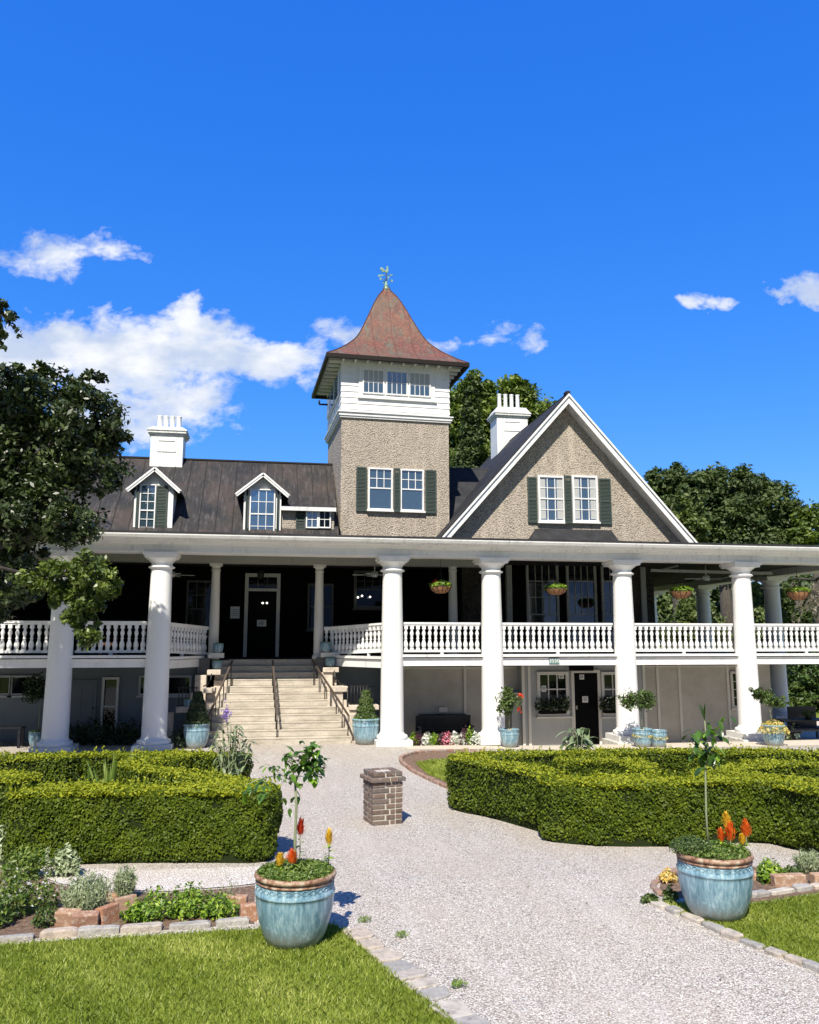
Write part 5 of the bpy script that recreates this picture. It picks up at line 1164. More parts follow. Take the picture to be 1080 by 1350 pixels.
r, c = spot(49, 986, .62, 'small blue planter in front of the leftmost white column'); standard(c, .95, [(-.1, 0, .35, .40, .35, .33), (.22, 0, .15, .35, .3, .22), (-.22, 0, .1, .25, .25, .2)], M['topiary'], 'dark shaded standard shrub in front of the leftmost column', 2600, .045)
cover(r, r.location, .24, .44, 300, .03, M['topiary'], .1, .1)
r, c = spot(672, 985, .70, 'small blue planter right of the fourth white column'); cover(r, r.location, .28, .56, 700, .035, M['flowering'], .35, .18); standard(c, .55, [(0, 0, .3, .33, .3, .33), (-.12, 0, .1, .25, .25, .2)], M['topiary2'], 'round shrub with red flowers beside the fourth white column', 1500, .05)
t = Vector((c.x+.30, c.y-.15, c.z+.95)); rr = thing('red_flowers', (t.x, t.y, t.z-.4), 'red trumpet flowers on the round shrub by the column', 'flowers'); q = np.array([t, t+Vector((-.04, 0, -.38)), t+Vector((.03, 0, .02))])[RNG.integers(0, 3, 60)]+RNG.normal(size=(60, 3))*.035; leaves('petals', q, .04, M['red'], rr)
for px, s_, l_ in ((848, .72, 'left one of two touching blue planters beside the fifth column'), (868, .66, 'right one of two touching blue planters beside the fifth column')):
    r, c = spot(px, 985, s_, l_); cover(r, r.location, .30, .57*s_/.72, 900, .036, M['flowering'], .45, .17)
    if px == 848: c5 = c
standard(c5, .62, [(-.25, 0, .22, .38, .3, .28), (.16, 0, .3, .34, .3, .32), (-.42, 0, .18, .28, .2, .1)], M['topiary2'], 'feathery standard tree with a pale stem by the fifth column', 2400, .045)
r, c = spot(1021, 983, .82, 'blue planter with yellow flowers right of the rightmost front column'); cover(r, r.location, .36, .66, 1500, .04, M['flowering'], .5, .26)
standard(c, .62, [(-.1, 0, .22, .40, .3, .2), (.30, 0, .06, .34, .3, .16), (-.45, 0, .40, .25, .2, .12)], M['topiary2'], 'feathery standard tree by the rightmost front column', 2200, .045, -.08)
for px, py, Y, s_, m_, l_, sh in ((429.5, 861, 27.15, .46, 'topiary2', 'small blue pot on the slab by the right inner column', 0), (287.5, 861.5, 27.15, .42, 'topiary2', 'small blue pot on the slab by the left inner column', 0), (435, 880.5, 26.95, .42, 'topiary2', 'small shaded pot on the right stone pedestal', 0), (286, 883.5, 26.95, .40, 'topiary2', 'small shaded pot on the left stone pedestal', 0), (248, 933, 25.6, .32, 'silver', 'little white pot of pale leaves on the low left pedestal', 0)):
    r, c = spot(px, py, s_, l_, Y)
    cover(r, r.location, .36*s_, .70*s_, 500, .035, M[m_], .5, .28)
for px, l_ in ((733, 'artichoke'),): pass
# hanging baskets
def basket(px, pyt, pyb, pyc, label, Y=24.9, flower=None, first=[None]):
    a = at(px, pyt, y=Y); b = at(px, pyb, y=Y); rr = 14.0/ppm(a); h = a.z-b.z
    r = thing('hanging_basket', (a.x, Y, b.z), label, 'hanging basket', 'baskets hanging from the porch beam')
    e = MB(); e.lathe([(rr*.45, 0), (rr*.75, h*.25), (rr*.95, h*.65), (rr, h)], (a.x, Y, b.z), 20, close=False); e.lathe([(.001, 0), (rr*.45, 0)], (a.x, Y, b.z), 20, close=False); e.build('coir_bowl', M['coir'], r)
    e = MB()
    for k in range(12):
        an = k*math.pi/6; e.tube([(a.x+math.cos(an)*rr*f_, Y+math.sin(an)*rr*f_, b.z+h*t) for f_, t in ((.48, .0), (.79, .25), (.99, .65), (1.03, 1))], .008, 4)
    e.tube([(a.x+math.cos(k*math.pi/10)*rr*1.03, Y+math.sin(k*math.pi/10)*rr*1.03, b.z+h) for k in range(21)], .01, 4); e.build('wire_frame', M['iron'], r)
    tp = at(px, pyc, y=Y); e = MB(); hk = Vector((tp.x, Y, 5.5)); ap = Vector((a.x, Y, a.z+.42))
    for k in range(3):
        an = k*2.1+.5; e.tube([(a.x+math.cos(an)*rr, Y+math.sin(an)*rr, b.z+h), ap], .007, 4)
    e.tube([ap, (a.x, Y, 5.6)], .007, 4); e.build('chain', M['iron'], r)
    n = 520; an = RNG.random(n)*6.283; q = rr*1.05*np.sqrt(RNG.random(n)); P = np.stack([a.x+q*np.cos(an), Y+q*np.sin(an), a.z-.03+.26*RNG.random(n)*(1-q/rr*.55)], 1); leaves('foliage', P, .055, M['bright'], r, np.stack([np.cos(an)*.4, np.sin(an)*.4, np.ones(n)], 1), .38, .9)
    if flower: P = np.array([a.x-rr*.55, Y-.15, a.z+.10])+RNG.normal(size=(30, 3))*.045; leaves('flowers', P, .04, M['red'], r)
basket(581, 773, 782, 745, 'hanging basket with a red flower right of the third column', flower=1)
basket(733, 776, 784, 745, 'hanging basket in front of the large porch windows')
basket(898, 779, 789, 760, 'hanging basket between the two rightmost front columns')
basket(1052, 780, 791, 755, 'hanging basket at the right end of the porch before the mossy tree')
# ================================================================ porch things
def fan(px, py, Y, label, rz=0):
    p = at(px, py, y=Y); r = thing('ceiling_fan', (p.x, Y, 5.73), label, 'ceiling fan', 'ceiling fans under the porch')
    e = MB(); e.lathe([(.10, -.10), (.13, -.04), (.13, .06), (.07, .10)], p, 16); e.tube([p, (p.x, Y, 5.735)], .02, 6); e.build('motor', M['white2'], r)
    for k in range(5):
        a = rz+k*2*math.pi/5; u = Vector((math.cos(a), math.sin(a), 0)); v = Vector((-u.y, u.x, .12)); e = MB(); c = Vector(p)-Vector((0, 0, .02))
        e.quad(c+u*.13-v*.05, c+u*.75-v*.075, c+u*.75+v*.075, c+u*.13+v*.05, .012); e.build('blade', M['white2'], r)
fan(226, 757, 28, 'white ceiling fan half hidden behind the second column', .1); fan(494, 757, 28.3, 'white ceiling fan half hidden behind the third column', .5); fan(931, 762, 27.8, 'white ceiling fan under the right end of the porch', .35)
# signs
def textmesh(s, size, loc, m, parent, name='lettering'):
    cu = bpy.data.curves.new(name, 'FONT'); cu.body = s; cu.size = size; cu.align_x = 'CENTER'; cu.align_y = 'CENTER'; cu.extrude = .003
    o = bpy.data.objects.new(name, cu); COL.objects.link(o); dg = bpy.context.evaluated_depsgraph_get(); me = bpy.data.meshes.new_from_object(o.evaluated_get(dg)); bpy.data.objects.remove(o)
    me.transform(Matrix.Rotation(R(90), 4, 'X')); me.materials.clear(); me.materials.append(m); q = bpy.data.objects.new(name, me); COL.objects.link(q); q.parent = parent; q.location = Vector(loc)-wloc(parent); return q
p = at(731, 871.2, y=24.63); s_ = thing('house_number_sign', (p.x, 24.65, p.z-.1), 'small pale green house number board on the deck edge', 'sign')
e = MB(); e.box(p.x-.165, p.x+.165, 24.635, 24.657, p.z-.095, p.z+.095); e.build('board', M['signgreen'], s_); textmesh('3550', .17, (p.x, 24.631, p.z), M['white'], s_)
p = at(767, 881, y=26.6); o = MB().box(p.x-.42, p.x+.42, 26.60, 26.66, p.z-.085, p.z+.085).build('hanging_shop_sign', M['black']); tag(o, 'long black sign board over the ground floor shop door', 'sign')
def paper(px, py, w, h, Y, label):
    p = at(px, py, y=Y); r = thing('paper_notice', (p.x, Y, p.z-h/2), label, 'notice'); MB().box(p.x-w/2, p.x+w/2, Y-.012, Y-.004, p.z-h/2, p.z+h/2).build('sheet', M['paper'], r)
    e = MB()
    for k in range(4): e.box(p.x-w*.35, p.x+w*(.35-.1*(k % 2)), Y-.0145, Y-.0125, p.z+h*(.25-.16*k)-.006, p.z+h*(.25-.16*k)+.006)
    e.build('print', M['ink'], r)
paper(345, 821.5, .34, .24, WY-.06, 'white notice on the black front door'); paper(310, 807.5, .34, .44, WY-.01, 'grey notice board on the dark wall left of the front door')
paper(764, 879+0, .0+.20, .17, 26.59, 'x') if False else None
paper(767, 892.5, .16, .16, SY-.06, 'small white square notice high on the shop door'); paper(771.5, 922, .20, .20, SY-.06, 'white square notice at mid height on the shop door')
paper(740, 892, .18, .13, SY-.03, 'white paper in the top corner of the left shop window'); paper(717, 908, .16, .2, SY-.03, 'grey paper in the left panes of the shop window')
for pts, Yl, l_ in ((((346.5, 795), (352, 795)), WY-.3, 'pair of lit lamps showing in the glass of the front door'), (((472, 787.5), (477.5, 785.5), (488, 787)), WY-.3, 'three lit lamps showing at the porch window')):
    r = thing('string_lamp', at(pts[0][0], 760, y=Yl), l_, 'lamps')
    for q in pts: p = at(*q, y=Yl); e = MB(); e.lathe([(.005, -.035), (.03, -.02), (.036, 0), (.03, .02), (.005, .035)], p, 10); e.build('bulb', M['glow'], r); e = MB(); e.tube([p+Vector((0, 0, .03)), (p.x, p.y, 5.74)], .004, 4); e.build('cord', M['black'], r)
# porch lantern
p = at(344, 757, y=30.5); r = thing('porch_lantern', (p.x, p.y, 5.74), 'dark hanging lantern in front of the front door', 'lantern'); e = MB(); e.lathe([(.04, -.18), (.11, -.15), (.13, .08), (.04, .16)], p, 6); e.tube([p, (p.x, p.y, 5.735)], .012, 5); e.build('body', M['iron'], r)
# window boxes
for a, b, l_ in ((712, 752, 'dark window box of white flowers left of the shop door'), (797, 822, 'dark window box of white flowers right of the shop door')):
    x0, x1 = at(a, 930, y=SY-.3).x, at(b-6, 930, y=SY-.3).x; z = at(730, 941, y=SY-.2).z; r = thing('window_box', ((x0+x1)/2, SY-.25, z), l_, 'window box'); MB().box(x0, x1, SY-.30, SY-.12, z, z+.2).build('box', M['black'], r)
    n = 700; P = np.stack([x0-.1+(x1-x0+.25)*RNG.random(n), SY-.22+.10*RNG.normal(size=n), z+.12+.42*RNG.random(n)*(.6+.4*np.sin(np.linspace(0, 9, n)))], 1); P[:, 1] = np.minimum(P[:, 1], SY-.1); leaves('foliage', P, .045, M['topiary'], r); k = P[RNG.integers(0, n, 60)]+[0, -.06, 0]; leaves('flowers', k, .035, M['white_fl'], r)
# benches
def bench(x0, x1, Y, z, label, back=True, hs=.45):
    r = thing('bench', ((x0+x1)/2, Y, z), label, 'bench'); e = MB(); e.box(x0, x1, Y-.25, Y+.22, z+hs-.04, z+hs); e.build('seat', M['bench'], r)
    for x in (x0+.06, x1-.06): MB().box(x-.035, x+.035, Y-.23, Y-.15, z, z+hs+.2 if back else z+hs-.041).build('leg', M['bench'], r); MB().box(x-.035, x+.035, Y+.14, Y+.21, z, z+hs-.041).build('leg', M['bench'], r)
    if back:
        e = MB(); e.box(x0, x1, Y+.225, Y+.28, z+.9, z+.98); e.box(x0, x1, Y+.225, Y+.28, z+hs+.05, z+hs+.12); n_ = 22
        for k in range(n_): x = x0+(x1-x0)*(k+.5)/n_; e.box(x-.022, x+.022, Y+.24, Y+.265, z+hs+.121, z+.899)
        e.box(x0, x1, Y+.266, Y+.272, z+hs+.10, z+.92); e.build('backrest', M['bench'], r); e = MB()
        for x in (x0+.03, x1-.03): e.box(x-.04, x+.04, Y-.26, Y+.22, z+hs+.201, z+hs+.24)
        e.build('armrest', M['bench'], r)
Yb = 26.3; x0, x1 = at(550, 950, y=Yb).x, at(623, 950, y=Yb).x; bench(x0, x1, Yb, -.34, 'black slatted bench against the cream wall')
Yb = 26.8; bench(at(555, 940, y=Yb).x, at(619, 940, y=Yb).x, 26.98, -.36, 'second black bench standing close behind the slatted one')
Yb = 25.8; bench(at(-40, 970, y=Yb).x, at(31, 970, y=Yb).x, Yb, .0, 'low black bench in deep shade at the left edge', False, .58)
p = at(584, 936, y=27.2); o = MB().box(p.x-.14, p.x+.14, 27.12, 27.24, p.z-.07, p.z+.1).build('meter_box', M['trim']); tag(o, 'small cream box on the wall above the black bench', 'box')
p = at(680, 935, y=27.0); o = MB().box(p.x-.17, p.x+.17, 26.9, 27.2, -.4, p.z+.5).box(p.x-.19, p.x+.19, 26.88, 27.22, p.z+.501, p.z+.54).build('utility_cabinet', M['greywall']); tag(o, 'pale upright cabinet beside the fourth column against the wall', 'cabinet')
# picnic table and armchair on the right
def zc_(x, y): return gz(x, y)
Y = 26.3; x0, x1 = at(1034, 960, y=Y).x, at(1120, 960, y=Y).x; z = zc_(x0, Y); zt_ = at(1060, 958, y=Y).z; r = thing('picnic_table', ((x0+x1)/2, Y, z), 'black picnic table with attached bench at the right edge', 'table')
e = MB()
for k in range(5): e.box(x0+.1, x1, Y+.1+k*.15, Y+.235+k*.15, z+.70, z+.74)
e.build('table_top', M['bench'], r); e = MB()
for k in range(2): e.box(x0-.05, x1, Y-.42+k*.16, Y-.27+k*.16, z+.42, z+.46)
e.build('seat', M['bench'], r)
for x in (x0+.35, x1-.4):
    for s_ in (-1, 1): e = MB(); e.bar((x, Y+.45+s_*.5, z), (x, Y+.45+s_*.15, z+.70), .05, .12); e.build('leg', M['bench'], r)
    e = MB(); e.box(x-.03, x+.03, Y-.42, Y+1.0, z+.34, z+.41); e.build('crossbar', M['bench'], r)
Y = 27.6; p = at(1050, 940, y=Y); z = zc_(p.x, Y); r = thing('garden_armchair', (p.x, Y, z), 'black garden armchair behind the picnic table', 'chair')
x0, x1 = at(1030, 940, y=Y).x, at(1082, 940, y=Y).x; e = MB(); e.box(x0+.1, x1, Y-.3, Y+.25, z+.38, z+.42); e.build('seat', M['bench'], r); e = MB(); e.box(x0+.45, x1, Y+.26, Y+.31, z+.42, z+1.12); e.build('backrest', M['bench'], r); e = MB(); e.tube([(x0+.05, Y-.35, z+.60), (x0+.12, Y-.33, z+.66), (x0+.3, Y, z+.67), (x0+.45, Y+.28, z+.66)], .035, 6); e.build('armrest', M['bench'], r)
for x in (x0+.15, x1-.05):
    for y in (Y-.27, Y+.22): MB().box(x-.03, x+.03, y-.03, y+.03, z, z+.379).build('leg', M['bench'], r)
p = G0(1068, 970, -.4); 
Yd = 26.75; pd = at(1066, 950, y=Yd); r = thing('potted_plant', (pd.x, Yd, -.4+.741), 'small potted plant standing on the black picnic table', 'plant'); z = zc_(pd.x, Yd)+.742; r.location.z = z; e = MB(); e.lathe([(.08, 0), (.11, .12), (.115, .13)], (pd.x, Yd, z), 12); e.build('pot', M['iron'], r); n = 160; P = np.array([pd.x, Yd, z+.22])+RNG.normal(size=(n, 3))*[.10, .10, .07]; leaves('foliage', P, .045, M['topiary2'], r)
Yd = 25.6; pd = at(1018, 960, y=Yd); 
for px, w_ in ((1032, .3), (1042, .22)):
    q = G0(px, 972, -.3); z = gz(q.x, q.y); r = thing('low_plant', (q.x, q.y, z), 'pale leaved plant on the patio %s the picnic table' % ('left of' if px < 1040 else 'under the near corner of'), 'plant'); n = 260; P = np.array([q.x, q.y, z+.28])+RNG.normal(size=(n, 3))*[w_*.6, w_*.5, .15]; P[:, 2] = np.maximum(P[:, 2], z+.01); leaves('foliage', P, .045, M['silver'], r)
# ================================================================ BRICK PIER
pc = G0(504.5, 1083); pr0 = thing('brick_pier', (pc.x, pc.y, 0), 'short weathered brick pier standing alone on the gravel path', 'pier')
xf = Matrix.Translation((pc.x, pc.y, 0)) @ Matrix.Rotation(R(11), 4, 'Z')
hw = .262; e = MB(xf); ec = MB(xf); ch = .0855; hj = .020
def course(e, z, hw, flip, hgt=ch-hj, inner=0):
    L = 2*hw; bl_ = [(0, .55), (.59, 1)] if flip else [(0, .41), (.45, 1)]
    for side in range(4):
        for a, b in bl_:
            u0 = -hw+L*a+(0 if a == 0 else .004); u1 = -hw+L*b-(.135 if b == 1 else .004); j = RNG.uniform(-.004, .006); v0, v1 = -hw-j, -hw+.12
            if u1-u0 < .03: continue
            c = [(u0, v0), (u1, v0), (u1, v1), (u0, v1)]
            rot = [(x, y) if side == 0 else (-y, x) if side == 1 else (-x, -y) if side == 2 else (y, -x) for x, y in c]
            e.slab(rot, z+.001*side*0, z+hgt, tone=RNG.random())
for k in range(8): course(e, .0+k*ch, hw, k % 2 == 0)
e.build('brick_shaft', M['brick'], pr0, tone=True, bevel=.008); course(ec, 8*ch, hw+.045, True); ec.build('projecting_course', M['brick'], pr0, tone=True, bevel=.008)
e = MB(xf); course(e, 9*ch, hw, False); e.build('top_course', M['brick'], pr0, tone=True, bevel=.008)
e = MB(xf); q = hw-.012; e.box(-q, q, -q, q, -.02, 9.9*ch-.03); e.build('mortar', M['mortar'], pr0)
# ================================================================ EDGING STONES
def stones(path, L, w, h, m, name, label, cat, group, jit=.25, z0=-.02, bev=.010, zt=.05, irr=.12):
    P = smooth_poly([Vector((p.x, p.y, 0)) for p in path], 10); d = [0]
    for i in range(1, len(P)): d.append(d[-1]+(P[i]-P[i-1]).length)
    s = 0; proto = None
    while s < d[-1]-L*.5:
        l = L*RNG.uniform(1-jit, 1+jit); c = s+l/2; i = min(range(len(d)), key=lambda k: abs(d[k]-c)); j = min(i+1, len(P)-1); i0 = max(i-1, 0); dr = (P[j]-P[i0]).normalized(); nn = Vector((-dr.y, dr.x, 0)); ww = w*RNG.uniform(.85, 1.15); c_ = P[i]; t = zt*RNG.uniform(.75, 1.2)
        K = 8; ring = []
        for k in range(K):
            a = 2*math.pi*(k+.5)/K; sx = math.copysign(abs(math.cos(a))**.35, math.cos(a)); sy = math.copysign(abs(math.sin(a))**.35, math.sin(a)); ring.append(c_+dr*sx*l*.50*RNG.uniform(1-irr*.4, 1)+nn*sy*ww*.5*RNG.uniform(1-irr, 1+irr*.6))
        zb = gz(c_.x, c_.y); zt_k = [RNG.uniform(.85, 1.2) for _ in range(K)]; e = MB(); vs = [(p.x, p.y, zb+z0) for p in ring]+[(p.x, p.y, zb+t*RNG.uniform(.8, 1)) for p in ring]+[tuple(c_.lerp(p, .86))[:2]+(zb+t*1.12*zt_k[i_],) for i_, p in enumerate(ring)]
        fs = [(i_, (i_+1) % K, (i_+1) % K+K, i_+K) for i_ in range(K)]+[(i_+K, (i_+1) % K+K, (i_+1) % K+2*K, i_+2*K) for i_ in range(K)]+[tuple(range(2*K, 3*K))]
        e.add(vs, fs); o = thing(name, (c_.x, c_.y, zb), label, cat, group) if False else None
        me = link(name, [Vector(v)-Vector((c_.x, c_.y, zb)) for v in e.v], e.f, m); me.location = (c_.x, c_.y, zb); md = me.modifiers.new('bevel', 'BEVEL'); md.width = bev; md.segments = 2; tag(me, label, cat, group); s += l+.012
stones([G0(-90, 1247), G0(0, 1241), G0(130, 1231), G0(240, 1224), G0(338, 1216)], .40, .11, .06, M['flag'], 'edging_stone', 'pale stone in the straight row between the left lawn and flower bed', 'edging stone', 'straight stone row of the left bed', zt=.055)
stones([G0(462, 1226), G0(490, 1246), G0(520, 1270), G0(555, 1298), G0(590, 1326), G0(630, 1358), G0(690, 1400)], .27, .29, .03, M['flag'], 'edging_stone', 'flat stone in the slanting row between the left lawn and gravel path', 'edging stone', 'slanting stone row beside the left lawn', zt=.018, jit=.42, irr=.30, bev=.006)
stones([G0(862, 1192), G0(890, 1203), G0(930, 1220), G0(965, 1236), G0(1000, 1250), G0(1050, 1268), G0(1110, 1292)], .26, .13, .04, M['flag'], 'edging_stone', 'stone in the slanting row between gravel path and right lawn', 'edging stone', 'slanting stone row beside the right lawn', zt=.045)
stones([G0(988, 1184), G0(1030, 1178), G0(1090, 1170), G0(1160, 1162)], .34, .13, .05, M['flag'], 'edging_stone', 'stone in the short row between the right lawn and flower bed', 'edging stone', 'short stone row of the right bed', zt=.05)
stones(smooth_poly([G0(640, 991), G0(600, 991), G0(553, 993.5), G0(529, 1001), G0(538, 1013), G0(565, 1028), G0(602, 1044)], 3), .21, .10, .06, M['dullbrick'], 'edging_brick', 'brick in the curved edging beside the right hedges', 'brick', 'curved brick edging', jit=.1, zt=.06)
stones([G0(870, 1180), G0(862, 1167), G0(885, 1152), G0(905, 1146)], .20, .10, .04, M['dullbrick'], 'edging_brick', 'brick in the row left of the right planter', 'brick', 'brick row beside the right planter', jit=.1, zt=.03)
def brick(px, py, L, w, h, rz, label, tilt=0, roll=0):
    c = G0(px, py); e = MB(); e.box(-L/2, L/2, -w/2, w/2, -.02, h); o = e.build('garden_brick', M['redbrick'], bevel=.014); o.location = (c.x, c.y, 0); o.rotation_euler = (R(roll), R(tilt), R(rz)); tag(o, label, 'brick')
brick(90, 1220, .26, .13, .16, -12, 'orange brick left of the three round the lavender', 0, 8); brick(113, 1222, .27, .13, .15, 2, 'pale brown brick in the middle of the three round the lavender', 0, 8)
brick(142, 1216, .24, .12, .17, 52, 'dark red brick set at an angle right of the lavender', 0, -8); brick(165, 1202, .26, .10, .16, 38, 'brown brick leaning behind the angled one', 0, -10); brick(142, 1188, .26, .12, .08, 5, 'thin brick lying behind the lavender')
brick(330, 1213, .22, .12, .17, 8, 'orange brown brick just left of the left planter'); brick(312, 1199, .24, .12, .15, -10, 'half buried brick at the end of the left bed')
brick(1040, 1168, .42, .12, .14, -3, 'long reddish brick edging piece in the right bed'); brick(1090, 1166, .40, .12, .14, 2, 'reddish brick edging piece cut by the right edge'); brick(1000, 1160, .3, .12, .10, -25, 'low reddish brick beside the light green plant in the right bed')
# ================================================================ BED PLANTS
def bush(px, py, w, h, n, size, m, label, cat='plant', name='garden_plant', asp=.4, up_=.6, dome=True, extra=None, z=0):
    c = G0(px, py, z); c.z = gz(c.x, c.y); r = thing(name, c, label, cat); a = RNG.random(n)*6.283; q = np.sqrt(RNG.random(n)); zz_ = RNG.random(n)**.8*h*(1-.55*q**2 if dome else 1)
    lump = 1+.18*np.sin(a*3+n)+.1*np.sin(a*7); P = np.stack([c.x+w/2*q*np.cos(a)*lump, c.y+w/2*q*np.sin(a)*.8*lump, c.z+.02+zz_*(1+.15*np.sin(a*5))], 1)
    leaves('foliage', P, size, m, r, np.stack([np.cos(a)*.6, np.sin(a)*.6, np.full(n, up_)], 1), asp, .9)
    if extra:
        m2, n2, s2 = extra; k = P[RNG.integers(0, n, n2)]+np.array([0, -.03, .04]); leaves('flowers', k, s2, m2, r, None, .6)
    e = MB()
    for k in range(6): e.tube([c, c+Vector((RNG.normal()*w*.2, RNG.normal()*w*.15, h*.7))], [.006, .003], 4)
    e.build('stems', M['stem'], r); return r
def spiky(px, py, w, h, n, L, wd, m, label, name='garden_plant', cat='plant', lean=.5):
    c = at(px, py, z=.8); c.z = 0; r = thing(name, c, label, cat); e = MB()
    for k in range(n):
        a = RNG.random()*6.283; q = w/2*math.sqrt(RNG.random()); p = c+Vector((math.cos(a)*q*.5, math.sin(a)*q*.5, 0)); bigleaf(e, p, (math.cos(a)*lean*q/w*2, math.sin(a)*lean*q/w*2, 1), h*RNG.uniform(.7, 1.1), wd, .25)
    e.build('foliage', m, r, tone=True); return r
# lavender tufts
def tuft(px, py, w, h, n, label):
    c = G0(px, py); r = thing('lavender', c, label, 'plant'); P = []; nr = []
    for k in range(n):
        a = RNG.random()*6.283; q = w/2*math.sqrt(RNG.random()); hh = h*RNG.uniform(.7, 1.1)*(1-.3*(2*q/w)**2); t = RNG.random(14); b = np.array([c.x+math.cos(a)*q*.7, c.y+math.sin(a)*q*.7, .02]); d = np.array([math.cos(a)*q*.5, math.sin(a)*q*.5, hh]); P.append(b+d*t[:, None]+RNG.normal(size=(14, 3))*.010); nr.append(rand_unit(14)*[1, 1, .2])
    leaves('foliage', np.concatenate(P), .030, M['silver'], r, np.concatenate(nr), .16, .3)
tuft(112, 1210, .46, .44, 420, 'larger silvery green lavender tuft between the orange bricks'); tuft(163, 1186, .24, .36, 160, 'smaller silvery lavender tuft behind the bricks'); tuft(1068, 1150, .34, .26, 160, 'silvery tuft behind the right bed bricks')
bush(205, 1212, .50, .30, 900, .026, M['bright'], 'bright green leafy plant, left one of the low row in the left bed', up_=1); bush(250, 1208, .46, .32, 1100, .026, M['bright'], 'bright green leafy plant, middle one of the low row in the left bed', up_=1); bush(290, 1210, .40, .24, 800, .025, M['bright'], 'light green plant nearest the left planter in the bed', up_=1); bush(178, 1216, .26, .2, 300, .03, M['bright'], 'small light plant beside the angled brick')
bush(15, 1210, .42, .46, 1200, .026, M['lowplant'], 'green plant with small white flowers at the left edge', extra=(M['white_fl'], 170, .017)); bush(55, 1200, .38, .34, 560, .024, M['lowplant'], 'grey green flowering plant left of the lavender', extra=(M['white_fl'], 80, .016)); bush(60, 1222, .28, .24, 240, .028, M['topiary2'], 'small green weed in front of the flowering plants'); bush(-25, 1225, .5, .42, 900, .032, M['lowplant'], 'leafy plant cut by the left edge in front of the bed')
bush(30, 1160, .55, .38, 1100, .030, M['lowplant'], 'light green plant against the end of the near left hedge'); bush(85, 1155, .40, .34, 500, .04, M['silver'], 'pale leafy plant at the foot of the near left hedge'); bush(0, 1140, .3, .5, 300, .05, M['silver'], 'silvery large leaved plant at the left edge by the hedge')
c = G0(62, 1162); r = thing('flower_spike', c, 'single pale grey flower spike in front of the near left hedge', 'flower'); t = at(63, 1118, y=c.y); n = 200; tt = RNG.random(n)*.45+.55; P = np.array(c)+(np.array(t)-np.array(c))*tt[:, None]+RNG.normal(size=(n, 3))*.010; leaves('florets', P, .012, M['silver'], r); e = MB(); e.tube([c, t], .005, 4); e.build('stem', M['stem'], r)
bush(300, 1188, .30, .28, 110, .02, M['moss'], 'dry twiggy plant near the end of the left bed', asp=.15)
bush(1016, 1163, .34, .26, 650, .035, M['bright'], 'light green plant just right of the right planter', up_=1); bush(1045, 1160, .25, .16, 260, .03, M['topiary2'], 'small green plant in the middle of the right bed'); bush(880, 1164, .2, .14, 260, .028, M['cream_fl'], 'yellow leaved plant left of the right planter')
bush(858, 1190, .22, .08, 180, .03, M['topiary2'], 'weed at the gravel edge in front of the right planter'); bush(884, 1190, .16, .16, 140, .035, M['topiary2'], 'leafy weed in the shade of the right planter')
for px, py, l_ in ((530, 1236, 'grass tuft growing in the gravel beside the slanting stones'), (605, 1302, 'sparse weed on the gravel farther down the slanting stones'), (480, 1216, 'tiny weed at the top of the slanting stones')): bush(px, py, .14, .05, 90, .022, M['bright'], l_, name='weed_tuft', asp=.15)
bush(690, 1078, .4, .5, 500, .05, M['silver'], 'grey leaved plant in front of the right hedge corner', asp=.3); c = G0(690, 1078); r = thing('red_flowers', (c.x, c.y, .4), 'cluster of orange red flowers before the right hedge corner', 'flowers'); q = at(693, 1047, y=c.y-.1); P = np.array(q)+RNG.normal(size=(90, 3))*[.05, .05, .07]; leaves('petals', P, .045, M['orange'], r)
spiky(148, 1018, .8, 1.15, 40, .7, .026, M['lowplant'], 'clump of upright sword leaves between the left hedges', 'iris_plant'); spiky(118, 1020, .4, 1.0, 16, .7, .022, M['lowplant'], 'smaller clump of sword leaves left of the larger one', 'iris_plant')
# artichoke-like plant (right) and butterfly bush (left)
def tallplant(px, pyb, pyt, Y, label, name, m, n, W, L, wd, flower=None):
    b = at(px, pyb, y=Y); t = at(px, pyt, y=Y); b.z = 0; r = thing(name, b, label, 'plant'); e = MB(); es = MB()
    for k in range(n):
        a = RNG.random()*6.283; q = RNG.random()**.7; top = t+Vector((math.cos(a)*W*q, math.sin(a)*W*q*.7, -(t.z-b.z)*.35*q*q-.1*RNG.random())); mid = b.lerp(top, .55)+Vector((0, 0, .1)); es.tube([b, mid, top], [.012, .008, .004], 5)
        for j in range(9):
            f_ = .25+.75*j/8; p = (b.lerp(mid, f_*2) if f_ < .5 else mid.lerp(top, f_*2-1)); d = rand_unit(1)[0]; d[2] = d[2]*.5+.15; bigleaf(e, p, d, L*RNG.uniform(.6, 1.2), wd, .6)
    es.build('stems', M['stem'], r); e.build('foliage', m, r, tone=True)
    return r, t
tallplant(765, 1012, 955, 16.2, 'grey green artichoke plant rising above the right hedges', 'artichoke_plant', M['sage'], 20, .46, .30, .036)
r, t = tallplant(303, 1030, 950, 15.4, 'wild silvery butterfly bush at the end of the left hedges', 'butterfly_bush', M['sage'], 26, .46, .24, .024)
q = at(298, 942, y=15.4); a = RNG.random(120)*6.28; P = np.array(q)+RNG.normal(size=(120, 3))*[.035, .035, .07]; leaves('flower_head', P, .025, M['purple'], r)
e = MB(); e.tube([q, at(302, 980, y=15.4)], .006, 4); e.build('flower_stem', M['stem'], r)
bush(303, 1034, .75, .62, 1500, .045, M['topiary'], 'dark rounded shrub under the butterfly bush', 'shrub', 'low_shrub')
